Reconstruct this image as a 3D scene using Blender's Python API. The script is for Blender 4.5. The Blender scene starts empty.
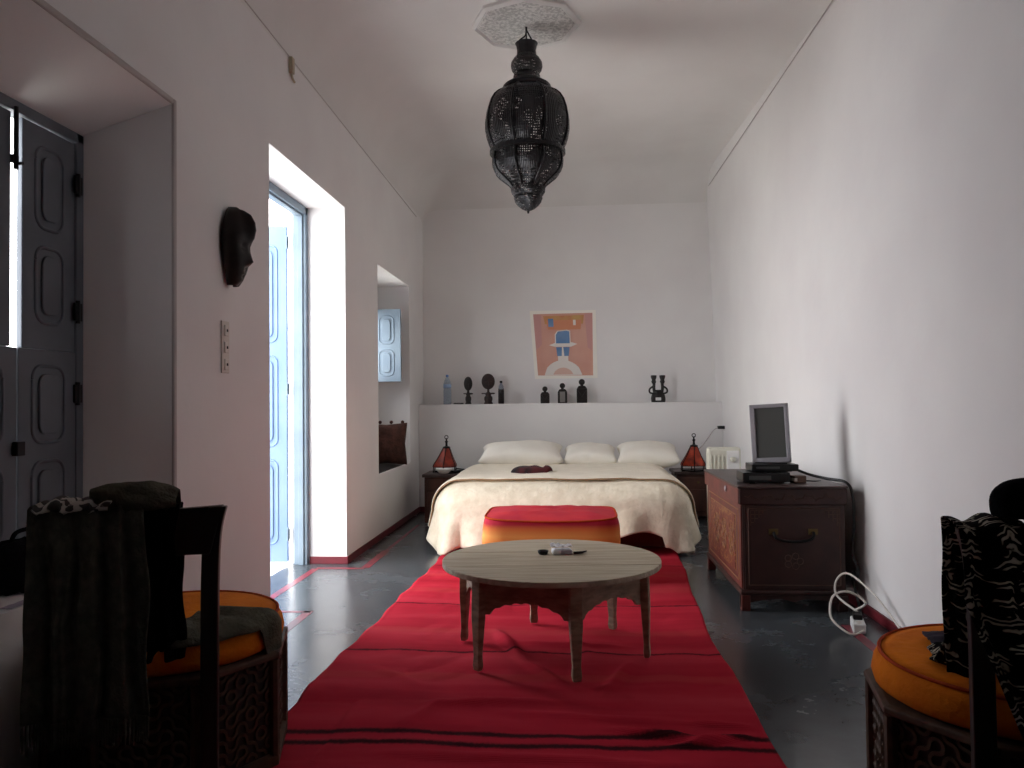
import bpy, bmesh, math, random
from mathutils import Vector, Matrix, noise
PI = math.pi
S = bpy.context.scene
C = S.collection
random.seed(7)

# ---------------------------------------------------------------- camera
FPX = 790.0
YAW = math.atan(60 / FPX); PITCH = math.atan(18 / FPX); ROLL = math.radians(0.6)
fw = Vector((-math.sin(YAW) * math.cos(PITCH), math.cos(YAW) * math.cos(PITCH), math.sin(PITCH)))
rt = Vector((math.cos(YAW), math.sin(YAW), 0)); up = rt.cross(fw)
r2 = math.cos(ROLL) * rt - math.sin(ROLL) * up
u2 = math.sin(ROLL) * rt + math.cos(ROLL) * up
cd = bpy.data.cameras.new('camera'); cam = bpy.data.objects.new('camera', cd); C.objects.link(cam)
cd.sensor_width = 36; cd.lens = FPX / 1024 * 36; cd.clip_start = 0.05
M4 = Matrix((r2, u2, -fw)).transposed().to_4x4(); M4.translation = (0, 0, 1.15)
cam.matrix_world = M4
S.camera = cam

# ---------------------------------------------------------------- world and exposure
W = bpy.data.worlds.new('sky'); S.world = W; W.use_nodes = True
bg = W.node_tree.nodes['Background']
bg.inputs[0].default_value = (0.97, 0.975, 1.0, 1); bg.inputs[1].default_value = 10.0
S.view_settings.view_transform = 'Standard'; S.view_settings.look = 'None'
S.view_settings.gamma = 1; S.view_settings.exposure = -0.10; S.view_settings.use_curve_mapping = False
cy = S.cycles
cy.max_bounces = 14; cy.diffuse_bounces = 8; cy.glossy_bounces = 4; cy.transparent_max_bounces = 16
cy.use_denoising = True; cy.sample_clamp_indirect = 8; cy.caustics_reflective = False; cy.caustics_refractive = False

def portal(name, loc, sy, sz):
    l = bpy.data.lights.new(name, 'AREA'); l.shape = 'RECTANGLE'; l.size = sz; l.size_y = sy
    l.cycles.is_portal = True
    o = bpy.data.objects.new(name, l); C.objects.link(o); o.location = loc
    o.rotation_euler = (0, -PI / 2, 0)      # sends light along +X, into the room
portal('door_portal', (-2.02, 4.87, 1.28), 1.44, 2.54)
portal('niche_portal', (-2.02, 7.2, 1.70), 0.85, 0.72)

# ---------------------------------------------------------------- materials
def lin(c):
    return tuple(((v / 255) / 12.92 if v / 255 <= 0.04045 else ((v / 255 + 0.055) / 1.055) ** 2.4) for v in c) + (1,)
def mat(name, col, rough=0.7, metal=0.0, spec=0.4, col2=None, scale=6, detail=4, bump=0.0, bscale=40, stretch=(1, 1, 1), sheen=0, coord='Object', lo=0.35, hi=0.65):
    m = bpy.data.materials.new(name); m.use_nodes = True; n = m.node_tree.nodes; l = m.node_tree.links
    b = n['Principled BSDF']
    b.inputs['Base Color'].default_value = lin(col); b.inputs['Roughness'].default_value = rough
    b.inputs['Metallic'].default_value = metal; b.inputs['Specular IOR Level'].default_value = spec
    if sheen: b.inputs['Sheen Weight'].default_value = sheen
    tc = n.new('ShaderNodeTexCoord'); mp = n.new('ShaderNodeMapping'); mp.inputs['Scale'].default_value = stretch
    l.new(tc.outputs[coord], mp.inputs[0])
    if col2:
        t = n.new('ShaderNodeTexNoise'); t.inputs['Scale'].default_value = scale; t.inputs['Detail'].default_value = detail
        l.new(mp.outputs[0], t.inputs['Vector'])
        r = n.new('ShaderNodeValToRGB'); r.color_ramp.elements[0].position = lo; r.color_ramp.elements[1].position = hi
        r.color_ramp.elements[0].color = lin(col); r.color_ramp.elements[1].color = lin(col2)
        l.new(t.outputs[0], r.inputs[0]); l.new(r.outputs[0], b.inputs['Base Color'])
    if bump:
        t2 = n.new('ShaderNodeTexNoise'); t2.inputs['Scale'].default_value = bscale; t2.inputs['Detail'].default_value = 5
        l.new(mp.outputs[0], t2.inputs['Vector'])
        bp = n.new('ShaderNodeBump'); bp.inputs['Strength'].default_value = bump; bp.inputs['Distance'].default_value = 0.02
        l.new(t2.outputs[0], bp.inputs['Height']); l.new(bp.outputs[0], b.inputs['Normal'])
    return m

def ramp(n, pts, interp='LINEAR'):
    r = n.new('ShaderNodeValToRGB'); cr = r.color_ramp; cr.interpolation = interp
    while len(cr.elements) > 1: cr.elements.remove(cr.elements[-1])
    cr.elements[0].position = pts[0][0]; cr.elements[0].color = lin(pts[0][1])
    for p, c in pts[1:]:
        e = cr.elements.new(p); e.color = lin(c)
    return r

M = {}
M['plaster'] = mat('white_plaster', (232, 231, 230), 0.9, col2=(226, 224, 224), scale=1.3, bump=0.12, bscale=7, spec=0.2)
M['plaster_dim'] = mat('darkened_plaster', (104, 96, 92), 0.9, spec=0.2)  # darkened for the unseen end wall, so less bounce light reaches the foreground
M['ceil'] = mat('ceiling_plaster', (226, 225, 223), 0.95, col2=(219, 217, 215), scale=1.2, spec=0.1, bump=0.08, bscale=5)
M['rose'] = mat('carved_plaster', (214, 211, 208), 0.9, col2=(176, 174, 171), scale=55, detail=2, bump=0.6, bscale=55, lo=0.42, hi=0.58)
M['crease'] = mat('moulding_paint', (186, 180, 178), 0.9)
M['red_paint'] = mat('dark_red_paint', (112, 28, 40), 0.5, col2=(88, 24, 34), scale=8)
M['red_line'] = mat('red_floor_line', (134, 50, 62), 0.3, col2=(90, 62, 68), scale=9, detail=6, lo=0.5, hi=0.75)
M['conc_out'] = mat('terrace_stone', (225, 222, 214), 0.8)
M['bluegrey'] = mat('blue_grey_paint', (122, 138, 150), 0.55, col2=(110, 126, 140), scale=5)
M['paleblue'] = mat('pale_blue_paint', (116, 140, 176), 0.5, col2=(106, 132, 168), scale=5)
M['shutter'] = mat('grey_shutter_paint', (104, 110, 118), 0.6, col2=(92, 98, 106), scale=5)
M['iron'] = mat('black_iron', (26, 26, 28), 0.45, metal=0.6)
M['black'] = mat('black_plastic', (14, 14, 16), 0.35)
M['darkwood'] = mat('dark_carved_wood', (40, 27, 22), 0.45, col2=(26, 17, 14), scale=20, stretch=(1, 1, 0.2))
M['walnut'] = mat('walnut_wood', (96, 58, 46), 0.5, col2=(68, 40, 32), scale=9, stretch=(1, 1, 0.25))
M['statue'] = mat('black_carved_wood', (30, 24, 22), 0.4, col2=(20, 16, 15), scale=30)
M['statue_brown'] = mat('brown_carved_wood', (58, 36, 32), 0.45, col2=(36, 24, 22), scale=30)
M['statue_grey'] = mat('pale_inlay', (120, 116, 112), 0.5)
M['carve'] = mat('carved_cedar', (84, 60, 44), 0.6, col2=(66, 46, 34), scale=25)
M['carve_back'] = mat('carved_cedar_ground', (44, 29, 22), 0.7)
M['orange'] = mat('orange_cotton', (222, 124, 26), 0.9, col2=(206, 108, 22), scale=9, bump=0.25, bscale=60, spec=0.1)
M['orange_red'] = mat('burnt_orange_cotton', (186, 76, 36), 0.9, col2=(170, 64, 32), scale=9, bump=0.25, bscale=60, spec=0.1)
M['olive'] = mat('charcoal_olive_wool', (90, 90, 80), 0.98, col2=(72, 72, 64), scale=30, bump=0.5, bscale=120, spec=0.05)
M['olive2'] = mat('olive_grey_wool', (100, 98, 84), 0.98, col2=(80, 78, 68), scale=18, bump=0.5, bscale=90, spec=0.05)
M['blackcloth'] = mat('black_cotton', (16, 15, 20), 0.95, bump=0.4, bscale=60, spec=0.05)
M['cream_wool'] = mat('cream_wool', (240, 230, 208), 1.0, col2=(224, 212, 188), scale=14, detail=8, bump=0.35, bscale=45, spec=0.03, sheen=0.4)
M['cream_top'] = mat('beige_wool', (234, 224, 204), 1.0, col2=(226, 215, 194), scale=10, bump=0.4, bscale=90, spec=0.03, sheen=0.2)
M['hem'] = mat('brown_hem', (150, 122, 92), 0.9)
M['pillow'] = mat('cream_cotton', (240, 236, 226), 0.95, col2=(232, 227, 216), scale=4, bump=0.2, bscale=12, spec=0.05)
M['bedbase'] = mat('reddish_wood', (104, 52, 44), 0.6, col2=(86, 40, 34), scale=6)
M['silver'] = mat('silver_plastic', (158, 156, 162), 0.4)
M['cream_metal'] = mat('cream_enamel', (214, 212, 196), 0.4, col2=(206, 204, 190), scale=3)
M['white_plastic'] = mat('white_plastic', (222, 222, 220), 0.4)
M['greyplate'] = mat('aged_white_plate', (214, 208, 200), 0.5)
M['leather'] = mat('red_leather', (150, 52, 30), 0.5, col2=(104, 34, 24), scale=16, detail=3)
M['leather2'] = mat('orange_red_leather', (196, 70, 36), 0.5, col2=(130, 42, 26), scale=16, detail=3)
M['cushion_brown'] = mat('brown_kilim_cloth', (78, 46, 36), 0.95, col2=(54, 32, 26), scale=18, bump=0.4, bscale=50)
M['brass'] = mat('aged_brass', (110, 92, 56), 0.4, metal=0.7)
M['inlay'] = mat('gold_brown_inlay', (132, 92, 56), 0.5)
M['inlay_dark'] = mat('faded_brown_inlay', (92, 66, 54), 0.5)
M['inlay_pale'] = mat('yellowed_plastic', (178, 166, 140), 0.5)
M['paper'] = mat('white_paper', (232, 232, 236), 0.7)
M['lilac'] = mat('lilac_print', (168, 158, 176), 0.7)

def perforated():
    m = mat('perforated_black_metal', (58, 58, 60), 0.32, metal=0.85)
    n = m.node_tree.nodes; l = m.node_tree.links; b = n['Principled BSDF']
    uv = n.new('ShaderNodeUVMap'); mp = n.new('ShaderNodeMapping'); mp.inputs['Scale'].default_value = (1, 1, 1)
    l.new(uv.outputs[0], mp.inputs[0])
    v = n.new('ShaderNodeTexVoronoi'); v.inputs['Scale'].default_value = 62; v.inputs['Randomness'].default_value = 0.25
    l.new(mp.outputs[0], v.inputs['Vector'])
    lt = n.new('ShaderNodeMath'); lt.operation = 'GREATER_THAN'; lt.inputs[1].default_value = 0.34
    l.new(v.outputs['Distance'], lt.inputs[0])
    w = n.new('ShaderNodeTexNoise'); w.inputs['Scale'].default_value = 9; w.inputs['Detail'].default_value = 1
    l.new(mp.outputs[0], w.inputs['Vector'])
    gt = n.new('ShaderNodeMath'); gt.operation = 'LESS_THAN'; gt.inputs[1].default_value = 0.47
    l.new(w.outputs[0], gt.inputs[0])
    mx = n.new('ShaderNodeMath'); mx.operation = 'MAXIMUM'; l.new(lt.outputs[0], mx.inputs[0]); l.new(gt.outputs[0], mx.inputs[1])
    l.new(mx.outputs[0], b.inputs['Alpha'])
    wv = n.new('ShaderNodeTexWave'); wv.bands_direction = 'X'; wv.inputs['Scale'].default_value = 22; wv.inputs['Distortion'].default_value = 1.5
    l.new(mp.outputs[0], wv.inputs['Vector'])
    ad = n.new('ShaderNodeMath'); ad.operation = 'ADD'; l.new(wv.outputs['Fac'], ad.inputs[0]); l.new(v.outputs['Distance'], ad.inputs[1])
    bp = n.new('ShaderNodeBump'); bp.inputs['Strength'].default_value = 0.5; bp.inputs['Distance'].default_value = 0.008
    l.new(ad.outputs[0], bp.inputs['Height']); l.new(bp.outputs[0], b.inputs['Normal'])
    return m
M['perf'] = perforated()
M['lmetal'] = mat('black_lantern_metal', (50, 50, 52), 0.34, metal=0.8, bump=0.3, bscale=60)

def zebra():
    m = mat('zebra_print_velour', (12, 10, 12), 0.95, spec=0.05); n = m.node_tree.nodes; l = m.node_tree.links; b = n['Principled BSDF']
    uv = n.new('ShaderNodeUVMap')
    w = n.new('ShaderNodeTexWave'); w.bands_direction = 'Y'; w.inputs['Scale'].default_value = 16; w.inputs['Distortion'].default_value = 16
    w.inputs['Detail'].default_value = 1.5; w.inputs['Detail Scale'].default_value = 1.6
    l.new(uv.outputs[0], w.inputs['Vector'])
    r = ramp(n, [(0, (12, 10, 13)), (0.50, (14, 12, 14)), (0.68, (160, 154, 138)), (1, (184, 176, 158))])
    q = n.new('ShaderNodeTexNoise'); q.inputs['Scale'].default_value = 26; q.inputs['Detail'].default_value = 1; l.new(uv.outputs[0], q.inputs['Vector'])
    k = n.new('ShaderNodeMapRange'); k.inputs[1].default_value = .38; k.inputs[2].default_value = .56; l.new(q.outputs[0], k.inputs[0])
    mu = n.new('ShaderNodeMath'); mu.operation = 'MULTIPLY'; l.new(w.outputs['Fac'], mu.inputs[0]); l.new(k.outputs[0], mu.inputs[1])
    l.new(mu.outputs[0], r.inputs[0]); l.new(r.outputs[0], b.inputs['Base Color'])
    return m
M['zebra'] = zebra()

def rugmat():
    m = mat('red_kilim_weave', (170, 24, 44), 0.95, spec=0.05); n = m.node_tree.nodes; l = m.node_tree.links; b = n['Principled BSDF']
    uv = n.new('ShaderNodeUVMap'); sx = n.new('ShaderNodeSeparateXYZ'); l.new(uv.outputs[0], sx.inputs[0])
    nz = n.new('ShaderNodeTexNoise'); nz.inputs['Scale'].default_value = 2.2; nz.inputs['Detail'].default_value = 4
    mp = n.new('ShaderNodeMapping'); mp.inputs['Scale'].default_value = (0.6, 9, 1); l.new(uv.outputs[0], mp.inputs[0]); l.new(mp.outputs[0], nz.inputs['Vector'])
    base = ramp(n, [(0.3, (156, 28, 44)), (0.5, (180, 38, 56)), (0.7, (190, 56, 70))]); l.new(nz.outputs[0], base.inputs[0])
    # stripes along the length (uv y in metres / 4.4, from y=1.8)
    def f(y): return (y - 1.8) / 4.4
    D = (58, 20, 26); R = None
    st = n.new('ShaderNodeValToRGB'); cr = st.color_ramp; cr.interpolation = 'LINEAR'
    stripes = [(2.655, 0.016), (2.735, 0.018), (3.62, 0.008), (4.46, 0.010), (5.52, 0.007), (2.12, 0.02),]
    stripes.sort(); els = [(0.0, 0.0)]
    for y, h in stripes:
        els += [(f(y - h) - 0.0006, 0), (f(y - h), 1), (f(y + h), 1), (f(y + h) + 0.0006, 0)]
    while len(cr.elements) > 1: cr.elements.remove(cr.elements[-1])
    cr.elements[0].position = 0; cr.elements[0].color = (0, 0, 0, 1)
    for p, v in els[1:]:
        e = cr.elements.new(p); e.color = (v, v, v, 1)
    j = n.new('ShaderNodeTexNoise'); j.inputs['Scale'].default_value = 260; l.new(uv.outputs[0], j.inputs['Vector'])
    mj = n.new('ShaderNodeMath'); mj.operation = 'MULTIPLY_ADD'; mj.inputs[1].default_value = 0.004; l.new(j.outputs[0], mj.inputs[0]); l.new(sx.outputs[1], mj.inputs[2])
    l.new(mj.outputs[0], st.inputs[0])
    mix = n.new('ShaderNodeMixRGB'); l.new(st.outputs[0], mix.inputs[0]); l.new(base.outputs[0], mix.inputs[1]); mix.inputs[2].default_value = lin(D)
    # pale ochre bands
    pb = n.new('ShaderNodeValToRGB'); c2 = pb.color_ramp
    while len(c2.elements) > 1: c2.elements.remove(c2.elements[-1])
    c2.elements[0].position = 0; c2.elements[0].color = (0, 0, 0, 1)
    for y, h, a in [(3.30, 0.03, .14), (3.95, 0.03, .12), (4.8, 0.04, .12), (5.2, .03, .1)]:
        for p, v in ((f(y - h) - .004, 0), (f(y - h), a), (f(y + h), a), (f(y + h) + .004, 0)):
            e = c2.elements.new(p); e.color = (v, v, v, 1)
    l.new(mj.outputs[0], pb.inputs[0])
    mix2 = n.new('ShaderNodeMixRGB'); l.new(pb.outputs[0], mix2.inputs[0]); l.new(mix.outputs[0], mix2.inputs[1]); mix2.inputs[2].default_value = lin((184, 96, 78))
    l.new(mix2.outputs[0], b.inputs['Base Color'])
    wv = n.new('ShaderNodeTexWave'); wv.bands_direction = 'Y'; wv.inputs['Scale'].default_value = 180; l.new(uv.outputs[0], wv.inputs['Vector'])
    bp = n.new('ShaderNodeBump'); bp.inputs['Strength'].default_value = 0.25; bp.inputs['Distance'].default_value = 0.003
    l.new(wv.outputs['Fac'], bp.inputs['Height']); l.new(bp.outputs[0], b.inputs['Normal'])
    return m
M['rug'] = rugmat()

def floormat():
    m = mat('polished_dark_concrete', (62, 66, 70), 0.28, spec=0.5); n = m.node_tree.nodes; l = m.node_tree.links; b = n['Principled BSDF']
    tc = n.new('ShaderNodeTexCoord'); t = n.new('ShaderNodeTexNoise'); t.inputs['Scale'].default_value = 2.2; t.inputs['Detail'].default_value = 7; t.inputs['Roughness'].default_value = .65
    l.new(tc.outputs['Object'], t.inputs['Vector'])
    r = ramp(n, [(0.3, (58, 62, 66)), (0.55, (72, 77, 81)), (0.75, (86, 91, 95))]); l.new(t.outputs[0], r.inputs[0]); l.new(r.outputs[0], b.inputs['Base Color'])
    rr = n.new('ShaderNodeMapRange'); rr.inputs[3].default_value = 0.16; rr.inputs[4].default_value = 0.36; l.new(t.outputs[0], rr.inputs[0]); l.new(rr.outputs[0], b.inputs['Roughness'])
    bp = n.new('ShaderNodeBump'); bp.inputs['Strength'].default_value = 0.08; bp.inputs['Distance'].default_value = 0.01
    l.new(t.outputs[0], bp.inputs['Height']); l.new(bp.outputs[0], b.inputs['Normal'])
    return m
M['floor'] = floormat()

def woodtop():
    m = mat('bleached_plank_wood', (190, 177, 154), 0.6, col2=(154, 140, 118), scale=7, detail=8, stretch=(0.5, 9, 4), bump=0.3, bscale=14, lo=.3, hi=.7)
    return m
M['tabletop'] = woodtop()
M['tablewood'] = mat('weathered_table_wood', (164, 146, 122), 0.65, col2=(126, 110, 90), scale=14, detail=6, stretch=(1, 1, 3), bump=0.3, bscale=30)

def chestpanel():
    m = mat('painted_chest_panel', (112, 42, 34), 0.5); n = m.node_tree.nodes; l = m.node_tree.links; b = n['Principled BSDF']
    tc = n.new('ShaderNodeTexCoord'); v = n.new('ShaderNodeTexVoronoi'); v.inputs['Scale'].default_value = 20; v.feature = 'DISTANCE_TO_EDGE'
    w = n.new('ShaderNodeTexNoise'); w.inputs['Scale'].default_value = 12
    mx = n.new('ShaderNodeMixRGB'); mx.inputs[0].default_value = .15; l.new(tc.outputs['Object'], mx.inputs[1]); l.new(tc.outputs['Object'], w.inputs['Vector']); l.new(w.outputs['Color'], mx.inputs[2])
    l.new(mx.outputs[0], v.inputs['Vector'])
    r = ramp(n, [(0, (150, 112, 62)), (0.05, (122, 70, 46)), (0.10, (104, 40, 34)), (0.5, (88, 34, 30)), (1, (66, 34, 28))])
    l.new(v.outputs['Distance'], r.inputs[0]); l.new(r.outputs[0], b.inputs['Base Color'])
    return m
M['chestpanel'] = chestpanel()
M['chestred'] = mat('red_brown_painted_wood', (108, 50, 42), 0.5, col2=(86, 40, 34), scale=10)
M['chestdark'] = mat('dark_brown_painted_wood', (66, 38, 33), 0.45, col2=(54, 31, 28), scale=10)
M['chesttop'] = mat('chest_lid_wood', (74, 58, 54), 0.4, col2=(62, 46, 44), scale=10)

def poufmat():
    m = mat('striped_pouffe_cloth', (196, 60, 40), 0.85); n = m.node_tree.nodes; l = m.node_tree.links; b = n['Principled BSDF']
    g = n.new('ShaderNodeTexCoord'); sx = n.new('ShaderNodeSeparateXYZ'); l.new(g.outputs['Object'], sx.inputs[0])
    r = ramp(n, [(0, (150, 30, 40)), (0.06, (206, 70, 44)), (0.15, (222, 96, 48)), (0.24, (224, 130, 58)), (0.30, (228, 160, 84)), (0.345, (206, 110, 52)), (0.372, (170, 24, 48)), (0.40, (176, 20, 52))])
    l.new(sx.outputs[2], r.inputs[0]); l.new(r.outputs[0], b.inputs['Base Color'])
    return m
M['pouf'] = poufmat()

def glassy(name, col, rough=0.05):
    m = mat(name, col, rough); b = m.node_tree.nodes['Principled BSDF']; b.inputs['Transmission Weight'].default_value = 0.9; b.inputs['IOR'].default_value = 1.2
    return m
M['pet'] = glassy('clear_blue_plastic', (205, 220, 238))
M['cola'] = mat('dark_bottle', (22, 14, 14), 0.2)
M['screen'] = mat('dark_screen_glass', (86, 88, 86), 0.35, spec=0.5)
M['sal'] = mat('poster_salmon', (204, 150, 134), 0.6, col2=(212, 166, 150), scale=2.5)
M['pink'] = mat('poster_pink', (200, 150, 146), 0.6)
M['pyel'] = mat('poster_yellow', (200, 172, 104), 0.6, col2=(196, 124, 90), scale=5)
M['porange'] = mat('poster_orange', (208, 138, 106), 0.6)
M['pblue'] = mat('poster_blue', (92, 126, 170), 0.6, col2=(120, 150, 186), scale=4)
M['pwhite'] = mat('poster_white', (226, 220, 214), 0.6)
M['pgreen'] = mat('poster_edge', (240, 236, 228), 0.6)
M['ppale'] = mat('poster_pale_rose', (214, 178, 164), 0.6)

# ---------------------------------------------------------------- mesh helpers
def nb(): return bmesh.new()
def box(bm, a, b, T=None):
    x0, y0, z0 = a; x1, y1, z1 = b
    vs = [Vector(p) for p in ((x0,y0,z0),(x1,y0,z0),(x1,y1,z0),(x0,y1,z0),(x0,y0,z1),(x1,y0,z1),(x1,y1,z1),(x0,y1,z1))]
    if T: vs = [T @ v for v in vs]
    v = [bm.verts.new(p) for p in vs]
    for f in ((0,3,2,1),(4,5,6,7),(0,1,5,4),(1,2,6,5),(2,3,7,6),(3,0,4,7)): bm.faces.new([v[i] for i in f])
def lathe(bm, prof, seg=24, c=(0, 0), T=None, cap=True, sx=1, sy=1, a0=0):
    rings = []
    for r, z in prof:
        ring = []
        for i in range(seg):
            a = a0 + 2 * PI * i / seg; p = Vector((c[0] + sx * r * math.cos(a), c[1] + sy * r * math.sin(a), z))
            if T: p = T @ p
            ring.append(bm.verts.new(p))
        rings.append(ring)
    for k in range(len(rings) - 1):
        for i in range(seg):
            j = (i + 1) % seg
            bm.faces.new((rings[k][i], rings[k][j], rings[k+1][j], rings[k+1][i]))
    if cap:
        bm.faces.new(rings[0][::-1]); bm.faces.new(rings[-1])
def tube(bm, pts, r, seg=8, cap=True):
    pts = [Vector(p) for p in pts]; rings = []; n = len(pts)
    rr = r if isinstance(r, (list, tuple)) else [r] * n
    t0 = (pts[1] - pts[0]).normalized(); ref = Vector((0, 0, 1)) if abs(t0.z) < 0.9 else Vector((1, 0, 0))
    for i, p in enumerate(pts):
        t = (pts[min(i+1, n-1)] - pts[max(i-1, 0)]).normalized()
        a = (ref - t * ref.dot(t)).normalized(); ref = a; b = t.cross(a)
        rings.append([bm.verts.new(p + (a * math.cos(2*PI*k/seg) + b * math.sin(2*PI*k/seg)) * rr[i]) for k in range(seg)])
    for i in range(n - 1):
        for k in range(seg):
            j = (k + 1) % seg; bm.faces.new((rings[i][k], rings[i][j], rings[i+1][j], rings[i+1][k]))
    if cap: bm.faces.new(rings[0][::-1]); bm.faces.new(rings[-1])
def spline(pts, n=8):
    pts = [Vector(p) for p in pts]; out = []
    P = [pts[0]] + pts + [pts[-1]]
    for i in range(1, len(P) - 2):
        for k in range(n):
            t = k / n; a, b, c, d = P[i-1], P[i], P[i+1], P[i+2]
            out.append(0.5 * ((2*b) + (c-a)*t + (2*a-5*b+4*c-d)*t*t + (-a+3*b-3*c+d)*t*t*t))
    out.append(pts[-1]); return out
def prism(bm, poly, o, ax, ay, az, depth):
    """polygon (u,v) placed at o with axes ax, ay, extruded depth along az"""
    o, ax, ay, az = Vector(o), Vector(ax), Vector(ay), Vector(az)
    a = [bm.verts.new(o + ax*u + ay*v) for u, v in poly]; b = [bm.verts.new(o + ax*u + ay*v + az*depth) for u, v in poly]
    n = len(poly)
    bm.faces.new(a[::-1]); bm.faces.new(b)
    for i in range(n):
        j = (i + 1) % n; bm.faces.new((a[i], a[j], b[j], b[i]))
def grid(bm, fn, nu, nv, uvl=None, uvf=None):
    vs = [[bm.verts.new(fn(i / nu, j / nv)) for j in range(nv + 1)] for i in range(nu + 1)]
    for i in range(nu):
        for j in range(nv):
            f = bm.faces.new((vs[i][j], vs[i+1][j], vs[i+1][j+1], vs[i][j+1]))
            if uvl:
                for lp, (a, b) in zip(f.loops, ((i, j), (i+1, j), (i+1, j+1), (i, j+1))): lp[uvl].uv = uvf(a / nu, b / nv)
    return vs
def obj(name, bm, m, parent=None, smooth=False, bevel=0, solid=0, sub=0, off=-1, ang=35):
    bmesh.ops.recalc_face_normals(bm, faces=bm.faces[:])
    me = bpy.data.meshes.new(name); bm.to_mesh(me); bm.free()
    me.materials.append(m)
    if smooth: me.shade_smooth()
    o = bpy.data.objects.new(name, me); C.objects.link(o)
    if parent: o.parent = parent
    if solid:
        s = o.modifiers.new('thickness', 'SOLIDIFY'); s.thickness = solid; s.offset = off
    if bevel:
        b = o.modifiers.new('bevel', 'BEVEL'); b.width = bevel; b.segments = 2; b.limit_method = 'ANGLE'; b.angle_limit = math.radians(ang)
    if sub:
        s = o.modifiers.new('smooth', 'SUBSURF'); s.levels = sub; s.render_levels = sub
    return o
def thing(name, label, cat, loc=(0, 0, 0), rz=0, group=None):
    o = bpy.data.objects.new(name, None); C.objects.link(o); o.location = loc; o.rotation_euler = (0, 0, rz); o.empty_display_size = .1
    return tag(o, label, cat, group)
def tag(o, label, cat, group=None):
    o['label'] = label; o['category'] = cat
    if group: o['group'] = group
    return o
def struct(name, bm, m, parent=None, **k):
    o = obj(name, bm, m, parent, **k)
    if not parent: o['kind'] = 'structure'
    return o
def copy_tree(o, parent=None):
    c = o.copy(); C.objects.link(c)
    if parent: c.parent = parent
    for ch in [x for x in bpy.data.objects if x.parent == o and x != c]: copy_tree(ch, c)
    return c
def nz(x, y, z=0, s=1.0): return noise.noise(Vector((x * s, y * s, z * s)))

# ================================================================ SETTING
XL, XR, XO = -1.63, 1.56, -2.03
YB, YF, YL = 8.6, -1.2, 8.3
# floor
bm = nb(); box(bm, (XO, YF, -0.1), (XR + .2, YB + .2, 0)); struct('floor', bm, M['floor'])
bm = nb()   # painted border lines: part of the floor finish
def line(a, b, w):
    a = Vector((a[0], a[1], 0.0)); b = Vector((b[0], b[1], 0.0)); d = (b - a).normalized(); p = Vector((-d.y, d.x, 0)) * w / 2
    v = [bm.verts.new(q + Vector((0, 0, .0012))) for q in (a - p, b - p, b + p, a + p)]; bm.faces.new(v)
line((-1.80, 4.20), (-1.80, 5.42), .05); line((-1.80, 5.44), (-1.46, 5.44), .05); line((-1.46, 5.46), (-1.46, 6.1), .06); line((-1.46, 6.1), (-1.46, 7.4), .03)
line((-1.80, 4.30), (-1.46, 4.30), .035); line((-1.47, 3.2), (-1.47, 4.32), .05)
line((1.37, 3.0), (1.37, 4.15), .05)
struct('trim_1', bm, M['red_line'])
# outside terrace
bm = nb(); box(bm, (-9, 0.5, -0.12), (XO, 12, -0.02)); struct('terrace_ground', bm, M['conc_out'])
# left wall with its three openings
bm = nb(); HT = 3.8
R0, R1, RS, RT = 1.88, 3.11, 0.56, 2.39      # near window recess
D0, D1, DT = 4.16, 5.60, 2.575               # door
N0, N1, NS, NT = 6.56, 7.86, 0.55, 2.33      # far niche
for y0, y1, z0, z1 in ((YF, R0, 0, HT), (R0, R1, 0, RS), (R0, R1, RT, HT), (R1, D0, 0, HT), (D0, D1, DT, HT), (D1, N0, 0, HT), (N0, N1, 0, NS), (N0, N1, NT, HT), (N1, YB + .2, 0, HT)):
    box(bm, (XO, y0, z0), (XL, y1, z1))
# thin back wall around the windows inside the two recesses
for y0, y1, z0, z1 in ((R0, 2.26, RS, RT),):
    box(bm, (XO, y0, z0), (-1.97, y1, z1))
for y0, y1, z0, z1 in ((N0, 6.78, NS, NT), (7.62, N1, NS, NT), (6.78, 7.62, 2.06, NT), (6.78, 7.62, NS, 1.34)):
    box(bm, (XO, y0, z0), (-1.97, y1, z1))
prism(bm, [(XL, R1), (-1.95, 3.0), (XO, 3.0), (XO, R1)], (0, 0, RS), (1, 0, 0), (0, 1, 0), (0, 0, 1), RT - RS)
prism(bm, [(XL, RT), (-1.95, 2.23), (XO, 2.23), (XO, RT)], (0, R0, 0), (1, 0, 0), (0, 0, 1), (0, 1, 0), R1 - R0)
struct('wall_left', bm, M['plaster'])
# right wall, leaning in a little towards the far top corner
bm = nb()
def rw(u, v):
    y = YF + u * (YB + .2 - YF); z = v * HT
    return Vector((XR - 0.085 * max(0, (y - 4.5) / 4.1) * (z / 3.4) ** 1.3 + .006 * nz(y, z, 3, .8), y, z))
grid(bm, rw, 30, 10)
for i in range(1):
    pass
box(bm, (XR + .08, YF, 0), (XR + .3, YB + .2, HT))
struct('wall_right', bm, M['plaster'], smooth=True)
bm = nb(); box(bm, (XO, YB, 0), (XR + .3, YB + .2, HT)); struct('wall_back', bm, M['plaster'])
bm = nb(); box(bm, (XL, YL, 0), (XR - .002, YB, 1.132)); struct('wall_ledge', bm, M['plaster'], bevel=.012)
bm = nb(); box(bm, (XO, YF - .2, 0), (XR + .3, YF, HT)); struct('wall_front', bm, M['plaster_dim'])
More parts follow.
